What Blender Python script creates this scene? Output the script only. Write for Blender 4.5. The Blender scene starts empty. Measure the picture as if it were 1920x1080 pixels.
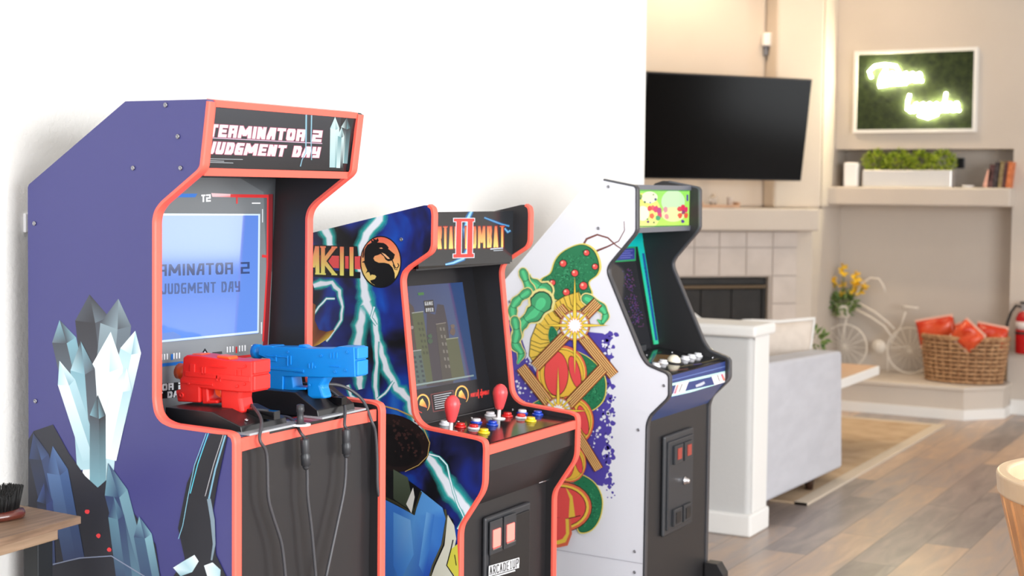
import bpy, bmesh, math, random
from mathutils import Vector, Matrix
from mathutils.geometry import tessellate_polygon
random.seed(7)
SC = bpy.context.scene
COL = SC.collection
V = Vector

# ------------------------------------------------------------------ camera
F_PX, TH, PITCH, ROLL, CX, CY = 2774.0, math.radians(29.167), math.radians(2.904), math.radians(0.6114), 960.0, 499.16
CAM = V((0, 0, 1.43))
FW = V((math.cos(TH)*math.cos(PITCH), math.sin(TH)*math.cos(PITCH), -math.sin(PITCH)))
R0 = V((math.sin(TH), -math.cos(TH), 0)); U0 = R0.cross(FW)
RT = math.cos(ROLL)*R0 + math.sin(ROLL)*U0
UP = math.cos(ROLL)*U0 - math.sin(ROLL)*R0
cd = bpy.data.cameras.new('camera'); cam = bpy.data.objects.new('camera', cd); COL.objects.link(cam)
cam.matrix_world = Matrix(((RT.x, UP.x, -FW.x, CAM.x), (RT.y, UP.y, -FW.y, CAM.y), (RT.z, UP.z, -FW.z, CAM.z), (0, 0, 0, 1)))
cd.sensor_width = 36; cd.lens = F_PX/1920*36; cd.shift_y = -(540-CY)/1920
cd.clip_start = 0.05; cd.clip_end = 100
cd.dof.use_dof = True; cd.dof.focus_distance = 3.1; cd.dof.aperture_fstop = 5.0
SC.camera = cam

# ------------------------------------------------------------------ light and exposure
w = bpy.data.worlds.new('world'); SC.world = w; w.use_nodes = True
bg = w.node_tree.nodes['Background']; bg.inputs[0].default_value = (0.95, 0.975, 1.0, 1); bg.inputs[1].default_value = 0.62
SC.view_settings.view_transform = 'Standard'; SC.view_settings.look = 'None'
SC.view_settings.exposure = 0.35; SC.view_settings.gamma = 1; SC.view_settings.use_curve_mapping = False

def area(name, loc, target, size, sizey, power, col=(1, 1, 1)):
    l = bpy.data.lights.new(name, 'AREA'); l.shape = 'RECTANGLE'; l.size = size; l.size_y = sizey; l.energy = power; l.color = col
    o = bpy.data.objects.new(name, l); COL.objects.link(o); o.location = loc
    o.rotation_euler = (V(target)-V(loc)).to_track_quat('-Z', 'Y').to_euler(); return o
area('window_daylight', (1.5, -3.6, 1.7), (3.0, 2.2, 1.2), 4.6, 2.2, 300, (0.97, 0.985, 1.0))
area('side_window_daylight', (-2.4, 0.6, 1.6), (2.2, 1.9, 1.0), 2.4, 2.0, 60, (0.93, 0.97, 1.0))
area('unseen_window_daylight', (9.1, -4.1, 1.35), (8.1, 2.5, 1.35), 1.6, 2.2, 50, (0.95, 0.98, 1.0))  # unseen light, added where the leftmost screen reflects it
def spot(name, loc, target, power, ang, col, blend=0.8):
    l = bpy.data.lights.new(name, 'SPOT'); l.energy = power; l.spot_size = math.radians(ang); l.spot_blend = blend; l.color = col; l.shadow_soft_size = 0.08
    o = bpy.data.objects.new(name, l); COL.objects.link(o); o.location = loc
    o.rotation_euler = (V(target)-V(loc)).to_track_quat('-Z', 'Y').to_euler(); return o
WARM = (1.0, 0.72, 0.45)
spot('downlight_fireplace', (8.7, 3.5, 3.35), (9.1, 3.9, 1.2), 62, 120, WARM)
spot('downlight_niche', (9.1, 2.7, 3.35), (9.9, 2.7, 1.2), 28, 120, WARM)
spot('downlight_sofa', (7.4, 3.2, 3.35), (7.4, 3.2, 0.0), 30, 130, (1.0, 0.8, 0.6))

# ------------------------------------------------------------------ pixel rays on real planes (1920x1080 frame)
def ray(u, v): return ((u-CX)/F_PX)*RT + ((CY-v)/F_PX)*UP + FW
def onx(u, v, x): d = ray(u, v); return CAM + d*((x-CAM.x)/d.x)
def ony(u, v, y): d = ray(u, v); return CAM + d*((y-CAM.y)/d.y)
def onz(u, v, z): d = ray(u, v); return CAM + d*((z-CAM.z)/d.z)
def onp(u, v, P, N): d = ray(u, v); return CAM + d*((V(P)-CAM).dot(N)/d.dot(N))

# ------------------------------------------------------------------ colours and materials
def s2l(c):
    c = c/255.0
    return c/12.92 if c <= 0.04045 else ((c+0.055)/1.055)**2.4
def rgb(*c, a=1.0):
    if len(c) == 1 and isinstance(c[0], (tuple, list)): c = c[0]
    if len(c) == 1: c = (c[0],)*3
    al = c[3] if len(c) > 3 else a
    return (s2l(c[0]), s2l(c[1]), s2l(c[2]), al)
MATS = {}
def mat(name, col, rough=0.5, metal=0.0, spec=0.5, coat=0.0, emis=0.0, alpha=1.0, trans=0.0):
    m = bpy.data.materials.new(name); m.use_nodes = True
    b = m.node_tree.nodes['Principled BSDF']
    b.inputs['Base Color'].default_value = rgb(col) if max(col) > 1 else (*col, 1)
    b.inputs['Roughness'].default_value = rough; b.inputs['Metallic'].default_value = metal
    b.inputs['Specular IOR Level'].default_value = spec; b.inputs['Coat Weight'].default_value = coat
    b.inputs['Coat Roughness'].default_value = 0.05; b.inputs['Transmission Weight'].default_value = trans
    if emis:
        b.inputs['Emission Color'].default_value = rgb(col) if max(col) > 1 else (*col, 1); b.inputs['Emission Strength'].default_value = emis
    MATS[name] = m
    return m
def nodes(m): return m.node_tree.nodes, m.node_tree.links, m.node_tree.nodes['Principled BSDF']
def noise_mat(name, c1, c2, scale=5, rough=0.6, stretch=(1, 1, 1), detail=4, lo=0.35, hi=0.65, bump=0.0, bscale=None, spec=0.5):
    m = mat(name, c1, rough, spec=spec); n, l, b = nodes(m)
    tc = n.new('ShaderNodeTexCoord'); mp = n.new('ShaderNodeMapping'); mp.inputs['Scale'].default_value = stretch
    nz = n.new('ShaderNodeTexNoise'); nz.inputs['Scale'].default_value = scale; nz.inputs['Detail'].default_value = detail
    cr = n.new('ShaderNodeValToRGB'); cr.color_ramp.elements[0].position = lo; cr.color_ramp.elements[1].position = hi
    cr.color_ramp.elements[0].color = rgb(c1); cr.color_ramp.elements[1].color = rgb(c2)
    l.new(tc.outputs['Object'], mp.inputs[0]); l.new(mp.outputs[0], nz.inputs['Vector']); l.new(nz.outputs['Fac'], cr.inputs[0]); l.new(cr.outputs[0], b.inputs['Base Color'])
    if bump:
        nb = n.new('ShaderNodeTexNoise'); nb.inputs['Scale'].default_value = bscale or scale*8; nb.inputs['Detail'].default_value = 3
        bp = n.new('ShaderNodeBump'); bp.inputs['Strength'].default_value = bump; bp.inputs['Distance'].default_value = 0.004
        l.new(mp.outputs[0], nb.inputs['Vector']); l.new(nb.outputs['Fac'], bp.inputs['Height']); l.new(bp.outputs[0], b.inputs['Normal'])
    return m
def print_mat(name, rough=0.4, emis=0.0, alpha=False, spec=0.5, coat=0.0):
    m = mat(name, (128, 128, 128), rough, spec=spec, coat=coat); n, l, b = nodes(m)
    a = n.new('ShaderNodeAttribute'); a.attribute_name = 'Col'
    if not emis: l.new(a.outputs['Color'], b.inputs['Base Color'])
    else: b.inputs['Base Color'].default_value = (.01, .01, .012, 1)
    if emis:
        l.new(a.outputs['Color'], b.inputs['Emission Color']); b.inputs['Emission Strength'].default_value = emis
    if alpha: l.new(a.outputs['Alpha'], b.inputs['Alpha'])
    return m

mat('white_paint', (236, 235, 232), 0.75, spec=0.3)
noise_mat('wall_plaster', (238, 237, 233), (242, 241, 238), 3, 0.8, bump=0.35, bscale=90, spec=0.3)
noise_mat('greige_paint', (204, 194, 183), (208, 198, 187), 2, 0.8, bump=0.15, bscale=60, spec=0.25)
noise_mat('grey_paint', (200, 200, 199), (204, 204, 203), 2, 0.8, bump=0.2, bscale=60, spec=0.25)
mat('black_laminate', (38, 37, 39), 0.42, spec=0.5)
mat('black_gloss', (14, 14, 16), 0.12, spec=0.5)
mat('black_plastic', (28, 28, 30), 0.35)
mat('dark_plastic', (52, 54, 58), 0.38)
mat('coral_molding', (250, 104, 88), 0.4)
mat('graphite_molding', (96, 98, 104), 0.3, metal=0.6)
mat('grey_trim', (128, 132, 142), 0.35, metal=0.5)
mat('chrome', (215, 215, 220), 0.15, metal=1.0)
mat('bolt_steel', (150, 150, 156), 0.3, metal=0.9)
mat('white_plastic', (240, 240, 242), 0.25)
mat('grey_cable', (70, 70, 74), 0.4)
mat('red_button', (225, 36, 36), 0.15, coat=0.5); mat('blue_button', (22, 70, 190), 0.15, coat=0.5)
mat('yellow_button', (245, 215, 40), 0.15, coat=0.5); mat('white_button', (240, 240, 245), 0.15, coat=0.5)
mat('ivory_ball', (246, 238, 214), 0.1, coat=0.6)
mat('pink_red_plastic', (246, 80, 84), 0.3)
mat('toy_red', (232, 42, 36), 0.38); mat('toy_orange', (250, 96, 40), 0.4); mat('toy_blue', (4, 138, 226), 0.38)
mat('clear_acrylic', (225, 230, 235), 0.08, trans=0.5)
mat('lamp_red', (255, 110, 100), 0.4, emis=1.6); mat('lamp_dim_red', (150, 60, 50), 0.4, emis=0.25)
noise_mat('couch_fabric', (196, 197, 204), (203, 204, 211), 5, 0.95, stretch=(1, 1, 3), bump=0.3, bscale=120, spec=0.2)
noise_mat('cream_fabric', (216, 204, 192), (224, 212, 200), 20, 0.95, bump=0.2, spec=0.2)
mat('white_fabric', (232, 230, 226), 0.9)
mat('dark_wood', (62, 42, 32), 0.4)
mat('black_metal', (40, 43, 46), 0.4, metal=0.5)
noise_mat('table_oak', (108, 86, 68), (140, 114, 92), 6, 0.45, stretch=(1, 14, 14))
noise_mat('table_edge_oak', (140, 116, 92), (156, 130, 106), 8, 0.5, stretch=(1, 10, 20))
mat('brush_wood', (88, 40, 30), 0.2, coat=0.6)
noise_mat('bristle', (8, 8, 9), (18, 17, 18), 90, 0.7, stretch=(1, 1, .05))
noise_mat('chair_oak', (186, 130, 84), (214, 160, 108), 5, 0.4, stretch=(6, 6, 1))
noise_mat('chair_rim_oak', (206, 178, 144), (222, 196, 162), 5, 0.35)
noise_mat('tile_ceramic', (198, 188, 180), (208, 198, 190), 6, 0.45)
mat('grout', (176, 166, 158), 0.9)
mat('brass', (96, 82, 66), 0.45, metal=0.9)
noise_mat('soot', (18, 17, 16), (34, 32, 31), 8, 0.6)
mat('tv_screen', (5, 5, 6), 0.16, spec=0.12)
noise_mat('moss', (16, 28, 10), (46, 60, 26), 26, 0.95, detail=8, lo=0.3, hi=0.7, bump=1.0, bscale=60)
mat('neon', (1.0, 0.90, 0.60), 0.4, emis=75.0)
noise_mat('foliage_lime', (74, 110, 10), (186, 200, 60), 45, 0.7, detail=3)
noise_mat('foliage_green', (64, 98, 46), (138, 160, 88), 30, 0.7)
mat('petal_yellow', (248, 204, 50), 0.6)
mat('bicycle_white', (232, 224, 212), 0.6)
mat('silver_planter', (222, 220, 218), 0.25, metal=0.3)
noise_mat('wicker', (150, 108, 72), (200, 158, 116), 40, 0.7)
mat('wicker_dark', (70, 44, 30), 0.8)
noise_mat('snack_bag', (206, 56, 22), (222, 86, 48), 9, 0.25, lo=.45, hi=.55)
mat('bag_pale', (236, 190, 170), 0.35)
mat('extinguisher_red', (186, 12, 24), 0.25); mat('extinguisher_label', (222, 214, 212), 0.5)
mat('wood_tray', (200, 162, 132), 0.5)
mat('glass_clear', (240, 240, 240), 0.05, trans=0.9)
noise_mat('rug_pile', (186, 160, 132), (202, 178, 150), 7, 1.0, bump=0.4, bscale=150, spec=0.1)
mat('rug_border', (206, 192, 174), 0.95)
print_mat('print', 0.38); print_mat('deck_print', 0.12, spec=0.8); print_mat('print_alpha', 0.38, alpha=True)
print_mat('lit_print', 0.2, emis=0.85); print_mat('lit_alpha', 0.2, emis=0.85, alpha=True)
print_mat('screen_print', 0.08, emis=0.85, spec=0.8)
print_mat('dim_screen_print', 0.08, emis=0.45, spec=0.8)

def panel_grad(name, stops, z0, z1, rough=0.38, noise=0.0):
    m = mat(name, (60, 60, 120), rough); n, l, b = nodes(m)
    g = n.new('ShaderNodeNewGeometry'); sx = n.new('ShaderNodeSeparateXYZ'); mr = n.new('ShaderNodeMapRange')
    mr.inputs['From Min'].default_value = z0; mr.inputs['From Max'].default_value = z1
    cr = n.new('ShaderNodeValToRGB')
    e = cr.color_ramp.elements; e[0].position = stops[0][0]; e[0].color = rgb(stops[0][1]); e[1].position = stops[-1][0]; e[1].color = rgb(stops[-1][1])
    for p, c in stops[1:-1]: k = e.new(p); k.color = rgb(c)
    l.new(g.outputs['Position'], sx.inputs[0]); l.new(sx.outputs['Z'], mr.inputs['Value'])
    if noise:
        nz = n.new('ShaderNodeTexNoise'); nz.inputs['Scale'].default_value = 3.2; nz.inputs['Detail'].default_value = 2
        ma = n.new('ShaderNodeMath'); ma.operation = 'MULTIPLY_ADD'; ma.inputs[1].default_value = noise
        l.new(g.outputs['Position'], nz.inputs['Vector']); l.new(nz.outputs['Fac'], ma.inputs[0]); l.new(mr.outputs[0], ma.inputs[2]); l.new(ma.outputs[0], cr.inputs[0])
    else: l.new(mr.outputs[0], cr.inputs[0])
    return m
# printed vinyl backgrounds (reflected haze painted in towards the violet top, ultramarine below)
panel_grad('hazy_violet_vinyl', [(0.0, (12, 18, 84)), (0.34, (12, 28, 122)), (0.43, (20, 34, 122)), (0.54, (40, 45, 108)), (0.75, (44, 50, 98)), (1.0, (50, 53, 82))], 0.5, 1.6, noise=0.1)
def cloud_mat():
    m = mat('storm_vinyl', (20, 30, 80), 0.38); n, l, b = nodes(m)
    g = n.new('ShaderNodeNewGeometry'); nz = n.new('ShaderNodeTexNoise'); nz.inputs['Scale'].default_value = 7; nz.inputs['Detail'].default_value = 3; nz.inputs['Distortion'].default_value = 0.6
    cr = n.new('ShaderNodeValToRGB'); e = cr.color_ramp.elements
    e[0].position = 0.36; e[0].color = rgb(14, 14, 22); e[1].position = 0.78; e[1].color = rgb(50, 130, 220)
    for p, c in ((0.46, (28, 30, 72)), (0.56, (28, 44, 130)), (0.66, (22, 76, 180))): k = e.new(p); k.color = rgb(c)
    l.new(g.outputs['Position'], nz.inputs['Vector']); l.new(nz.outputs['Fac'], cr.inputs[0]); l.new(cr.outputs[0], b.inputs['Base Color'])
cloud_mat()
mat('white_vinyl', (232, 234, 243), 0.42)
mat('navy_vinyl', (62, 80, 130), 0.3)
def floor_mat():
    m = mat('plank_vinyl', (140, 115, 95), 0.32, spec=0.5); n, l, b = nodes(m)
    g = n.new('ShaderNodeNewGeometry')
    br = n.new('ShaderNodeTexBrick'); br.inputs['Scale'].default_value = 1.0; br.inputs['Brick Width'].default_value = 1.22; br.inputs['Row Height'].default_value = 0.18
    br.inputs['Mortar Size'].default_value = 0.0012; br.offset = 0.37
    br.inputs['Color1'].default_value = (0, 0, 0, 1); br.inputs['Color2'].default_value = (1, 1, 1, 1); br.inputs['Mortar'].default_value = (0.5, 0.5, 0.5, 1)
    mp = n.new('ShaderNodeMapping'); mp.inputs['Scale'].default_value = (1.2, 7, 1)
    nz = n.new('ShaderNodeTexNoise'); nz.inputs['Scale'].default_value = 2.2; nz.inputs['Detail'].default_value = 6; nz.inputs['Distortion'].default_value = 0.8
    ad = n.new('ShaderNodeVectorMath'); ad.operation = 'ADD'
    mx = n.new('ShaderNodeMath'); mx.operation = 'MULTIPLY_ADD'; mx.inputs[1].default_value = 0.42
    sc = n.new('ShaderNodeMath'); sc.operation = 'MULTIPLY'; sc.inputs[1].default_value = 0.62
    cr = n.new('ShaderNodeValToRGB'); e = cr.color_ramp.elements
    e[0].position = 0.22; e[0].color = rgb(118, 108, 104); e[1].position = 0.85; e[1].color = rgb(206, 178, 154)
    for p, c in ((0.38, (142, 130, 125)), (0.5, (162, 147, 139)), (0.62, (176, 153, 136)), (0.72, (190, 162, 138))): k = e.new(p); k.color = rgb(c)
    l.new(g.outputs['Position'], br.inputs['Vector']); l.new(g.outputs['Position'], mp.inputs[0])
    l.new(mp.outputs[0], ad.inputs[0]); l.new(br.outputs['Color'], ad.inputs[1]); l.new(ad.outputs[0], nz.inputs['Vector'])
    l.new(nz.outputs['Fac'], sc.inputs[0]); l.new(br.outputs['Color'], mx.inputs[0]); l.new(sc.outputs[0], mx.inputs[2]); l.new(mx.outputs[0], cr.inputs[0])
    mo = n.new('ShaderNodeMixRGB'); mo.inputs[2].default_value = rgb(70, 60, 54); l.new(br.outputs['Fac'], mo.inputs[0]); l.new(cr.outputs[0], mo.inputs[1]); l.new(mo.outputs[0], b.inputs['Base Color'])
floor_mat()

# ------------------------------------------------------------------ mesh helpers
class MB:
    def __init__(s): s.v = []; s.f = []; s.m = []; s.c = []; s.sm = []
    def add(s, vs, fs, m=0, cols=None, smooth=False):
        o = len(s.v); s.v += [V(p) for p in vs]
        for i, f in enumerate(fs):
            s.f.append([o+k for k in f]); s.m.append(m); s.sm.append(smooth)
            s.c.append([cols[k] for k in f] if cols else None)
        return s
    def box(s, x0, x1, y0, y1, z0, z1, m=0):
        vs = [(x, y, z) for z in (z0, z1) for y in (y0, y1) for x in (x0, x1)]
        return s.add(vs, [(0, 2, 3, 1), (4, 5, 7, 6), (0, 1, 5, 4), (2, 6, 7, 3), (0, 4, 6, 2), (1, 3, 7, 5)], m)
    def obox(s, c, ax, ay, az, m=0):      # centre and three half vectors
        c = V(c); ax = V(ax); ay = V(ay); az = V(az)
        vs = [c+i*ax+j*ay+k*az for k in (-1, 1) for j in (-1, 1) for i in (-1, 1)]
        return s.add(vs, [(0, 2, 3, 1), (4, 5, 7, 6), (0, 1, 5, 4), (2, 6, 7, 3), (0, 4, 6, 2), (1, 3, 7, 5)], m)
    def prism(s, poly, off, m=0):
        n = len(poly); off = V(off); a = [V(p) for p in poly]; b = [p+off for p in a]
        return s.add(a+b, [tuple(range(n))[::-1], tuple(range(n, 2*n))]+[(i, (i+1) % n, n+(i+1) % n, n+i) for i in range(n)], m)
    def tube(s, pts, r, n=8, m=0, cap=True, closed=False):
        pts = [V(p) for p in pts]; N = len(pts); rs = r if isinstance(r, (list, tuple)) else [r]*N
        rings = []; prev = None
        for i, p in enumerate(pts):
            if closed: t = pts[(i+1) % N]-pts[i-1]
            else: t = pts[min(i+1, N-1)]-pts[max(i-1, 0)]
            if t.length < 1e-9: t = V((0, 0, 1))
            t.normalize()
            if prev is None:
                a = V((0, 0, 1)) if abs(t.z) < 0.9 else V((1, 0, 0)); u = t.cross(a).normalized()
            else: u = (prev-t*prev.dot(t)); u = u.normalized() if u.length > 1e-6 else t.orthogonal().normalized()
            prev = u; w_ = t.cross(u)
            rings.append([p+rs[i]*(math.cos(2*math.pi*k/n)*u+math.sin(2*math.pi*k/n)*w_) for k in range(n)])
        vs = [q for rr in rings for q in rr]; fs = []
        for i in range(N if closed else N-1):
            j = (i+1) % N
            for k in range(n): fs.append((i*n+k, i*n+(k+1) % n, j*n+(k+1) % n, j*n+k))
        if cap and not closed: fs += [tuple(range(n))[::-1], tuple((N-1)*n+k for k in range(n))]
        return s.add(vs, fs, m, smooth=True)
    def lathe(s, prof, c, axis=(0, 0, 1), n=20, m=0):
        c = V(c); ax = V(axis).normalized(); u = ax.orthogonal().normalized(); w_ = ax.cross(u)
        vs = []; fs = []
        for r, h in prof:
            for k in range(n): vs.append(c+ax*h+max(r, 1e-5)*(math.cos(2*math.pi*k/n)*u+math.sin(2*math.pi*k/n)*w_))
        for i in range(len(prof)-1):
            for k in range(n): fs.append((i*n+k, i*n+(k+1) % n, (i+1)*n+(k+1) % n, (i+1)*n+k))
        fs += [tuple(range(n))[::-1], tuple((len(prof)-1)*n+k for k in range(n))]
        return s.add(vs, fs, m, smooth=True)
    def ball(s, c, r, m=0, sc=(1, 1, 1), n=14):
        c = V(c); vs = []; fs = []; h = n//2
        for i in range(h+1):
            t = math.pi*i/h
            for k in range(n):
                p = 2*math.pi*k/n; vs.append(c+V((sc[0]*r*math.sin(t)*math.cos(p), sc[1]*r*math.sin(t)*math.sin(p), sc[2]*r*math.cos(t))))
        for i in range(h):
            for k in range(n): fs.append((i*n+k, (i+1)*n+k, (i+1)*n+(k+1) % n, i*n+(k+1) % n))
        return s.add(vs, fs, m, smooth=True)
    def build(s, name, mats, parent=None, bevel=0.0, subsurf=0, seg=2, weld=False, smooth=False):
        if isinstance(mats, str): mats = [mats]
        me = bpy.data.meshes.new(name); me.from_pydata(s.v, [], s.f)
        for mm in mats: me.materials.append(MATS[mm])
        for p, mi, sm in zip(me.polygons, s.m, s.sm): p.material_index = mi; p.use_smooth = sm or smooth
        if any(s.c):
            at = me.color_attributes.new('Col', 'FLOAT_COLOR', 'CORNER'); k = 0
            for p, cc in zip(me.polygons, s.c):
                for j in range(len(p.vertices)): at.data[p.loop_start+j].color = cc[j] if cc else (1, 1, 1, 1)
        elif True:
            bm = bmesh.new(); bm.from_mesh(me)
            if weld: bmesh.ops.remove_doubles(bm, verts=bm.verts, dist=1e-5)
            bmesh.ops.recalc_face_normals(bm, faces=bm.faces); bm.to_mesh(me); bm.free()
        me.update()
        o = bpy.data.objects.new(name, me); COL.objects.link(o)
        if bevel:
            b = o.modifiers.new('bevel', 'BEVEL'); b.width = bevel; b.segments = seg; b.limit_method = 'ANGLE'; b.angle_limit = math.radians(35)
        if subsurf:
            b = o.modifiers.new('sub', 'SUBSURF'); b.levels = subsurf; b.render_levels = subsurf
        if parent is not None:
            o.parent = parent
            q = parent; off = V((0, 0, 0))
            while q is not None: off += V(q.location); q = q.parent
            if not parent.get('local'): o.location = -off
        return o
def tag(o, label=None, cat=None, group=None, kind=None):
    if label: o['label'] = label
    if cat: o['category'] = cat
    if group: o['group'] = group
    if kind: o['kind'] = kind
    return o
def thing(name, label, cat, loc=(0, 0, 0), group=None):
    o = bpy.data.objects.new(name, None); COL.objects.link(o); o.location = loc; o.empty_display_size = 0.1
    return tag(o, label, cat, group)
def struct(o): o['kind'] = 'structure'; return o

# ---- flat printed artwork, drawn on a plane and cut to the outline of its panel
def lerp(a, b, t): return tuple(a[i]+(b[i]-a[i])*t for i in range(len(a)))
class Art:
    def __init__(s, mb, P, N, U, W, outline, mi=0, mia=None, step=0.00003):
        s.mb = mb; s.P = V(P); s.N = V(N).normalized(); s.U = V(U).normalized(); s.W = V(W).normalized(); s.mi = mi; s.mia = mia; s.k = 1; s.j = 0; s.step = step
        s.tris = None
        if outline:
            o2 = [s.to2(V(p)) for p in outline]
            s.tris = []
            for t in tessellate_polygon([[V((a[0], a[1], 0)) for a in o2]]):
                tr = [o2[i] for i in t]
                ar = (tr[1][0]-tr[0][0])*(tr[2][1]-tr[0][1])-(tr[1][1]-tr[0][1])*(tr[2][0]-tr[0][0])
                if abs(ar) < 1e-12: continue
                s.tris.append(tr if ar > 0 else tr[::-1])
    def to2(s, p): d = p-s.P; return (d.dot(s.U), d.dot(s.W))
    def px(s, q): return s.to2(onp(q[0], q[1], s.P, s.N))
    def emit(s, tri, cols, mi):
        lift = s.k+(s.j % 8)*.115
        pieces = []
        if s.tris is None: pieces = [[(p, c) for p, c in zip(tri, cols)]]
        else:
            x0 = min(p[0] for p in tri); x1 = max(p[0] for p in tri); y0 = min(p[1] for p in tri); y1 = max(p[1] for p in tri)
            for T in s.tris:
                if max(p[0] for p in T) < x0 or min(p[0] for p in T) > x1 or max(p[1] for p in T) < y0 or min(p[1] for p in T) > y1: continue
                poly = [(p, c) for p, c in zip(tri, cols)]
                for i in range(3):
                    a, b = T[i], T[(i+1) % 3]; out = []
                    f = lambda p: (b[0]-a[0])*(p[1]-a[1])-(b[1]-a[1])*(p[0]-a[0])
                    for j in range(len(poly)):
                        (p, c), (q, d) = poly[j], poly[(j+1) % len(poly)]; fp, fq = f(p), f(q)
                        if fp >= 0: out.append((p, c))
                        if (fp >= 0) != (fq >= 0): t = fp/(fp-fq); out.append((lerp(p, q, t), lerp(c, d, t)))
                    poly = out
                    if len(poly) < 3: break
                if len(poly) >= 3: pieces.append(poly)
        for poly in pieces:
            vs = [s.P+p[0]*s.U+p[1]*s.W+s.N*(lift*s.step) for p, c in poly]
            s.mb.add(vs, [tuple(range(len(vs)))], mi, [c for p, c in poly])
    def poly(s, pts, col, raw=False, keep=False):
        """pts in photo pixels on this plane; col one colour or one per point"""
        p2 = [p if raw else s.px(p) for p in pts]; s.j += 1
        cols = [rgb(c) for c in col] if isinstance(col, list) else [rgb(col)]*len(p2)
        mi = s.mi
        if s.mia is not None and any(c[3] < 1 for c in cols): mi = s.mia
        if len(p2) <= 4 and len(p2) == 3: s.emit(p2, cols, mi)
        else:
            for t in tessellate_polygon([[V((a[0], a[1], 0)) for a in p2]]): s.emit([p2[i] for i in t], [cols[i] for i in t], mi)
        if not keep: s.k += 1
    def grad(s, pts, ctop, cbot):
        ys = [p[1] for p in pts]; a, b = min(ys), max(ys)
        s.poly(pts, [lerp(ctop, cbot, (y-a)/(b-a+1e-9)) for y in ys])
    def ellipse(s, c, rx, ry, col, n=28, rot=0.0, cols=None):
        pts = []
        for k in range(n):
            t = 2*math.pi*k/n; x = rx*math.cos(t); y = ry*math.sin(t); pts.append((c[0]+x*math.cos(rot)-y*math.sin(rot), c[1]+x*math.sin(rot)+y*math.cos(rot)))
        if cols: s.grad(pts, *cols)
        else: s.poly(pts, col)
    def blob(s, c, r, col, n=14, jag=0.35, sy=1.0):
        s.poly([(c[0]+r*(1-jag*random.random())*math.cos(2*math.pi*k/n), c[1]+sy*r*(1-jag*random.random())*math.sin(2*math.pi*k/n)) for k in range(n)], col, keep=True)
    def stroke(s, pts, wd, col, cols=None, keep=False):
        """ribbon of width wd (px, one or per point)"""
        n = len(pts); wds = wd if isinstance(wd, (list, tuple)) else [wd]*n; L = []; Rr = []
        for i in range(n):
            a = pts[max(i-1, 0)]; b = pts[min(i+1, n-1)]; dx, dy = b[0]-a[0], b[1]-a[1]; d = math.hypot(dx, dy) or 1
            nx, ny = -dy/d*wds[i]/2, dx/d*wds[i]/2; L.append((pts[i][0]+nx, pts[i][1]+ny)); Rr.append((pts[i][0]-nx, pts[i][1]-ny))
        for i in range(n-1): s.poly([L[i], L[i+1], Rr[i+1], Rr[i]], col, keep=True)
        if not keep: s.k += 1
    def glow(s, pts, wd, edge, core, ew=3.6):
        """printed lightning: white core, coloured rim fading out sideways"""
        n = len(pts); wds = wd if isinstance(wd, (list, tuple)) else [wd]*n; P_ = []; W2 = []
        for i in range(n-1):
            d = math.hypot(pts[i+1][0]-pts[i][0], pts[i+1][1]-pts[i][1]); q = max(1, int(d/9))
            for k in range(q):
                t = k/q; ww = wds[i]+(wds[i+1]-wds[i])*t; j = random.uniform(-.26, .26)*ww if (k or i) else 0; dx, dy = (pts[i+1][0]-pts[i][0])/d, (pts[i+1][1]-pts[i][1])/d
                P_.append((pts[i][0]+(pts[i+1][0]-pts[i][0])*t-dy*j, pts[i][1]+(pts[i+1][1]-pts[i][1])*t+dx*j)); W2.append(ww*random.uniform(.92, 1.25))
        pts = P_+[pts[-1]]; wds = W2+[wds[-1]]; n = len(pts)
        def side(f):
            out = []
            for i in range(n):
                a = pts[max(i-1, 0)]; b = pts[min(i+1, n-1)]; dx, dy = b[0]-a[0], b[1]-a[1]; d = math.hypot(dx, dy) or 1
                out.append((pts[i][0]-dy/d*wds[i]*f, pts[i][1]+dx/d*wds[i]*f))
            return out
        lines = [side(-ew/2), side(-0.85), side(-0.5), side(0.5), side(0.85), side(ew/2)]
        e0 = (*edge[:3], 0.0); e1 = (*edge[:3], 0.7); cc = (*core[:3], 1.0)
        cs = [e0, e1, cc, cc, e1, e0]
        for j in range(5):
            for i in range(n-1): s.poly([lines[j][i], lines[j][i+1], lines[j+1][i+1], lines[j+1][i]], [cs[j], cs[j], cs[j+1], cs[j+1]], keep=True)
        s.k += 1

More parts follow.
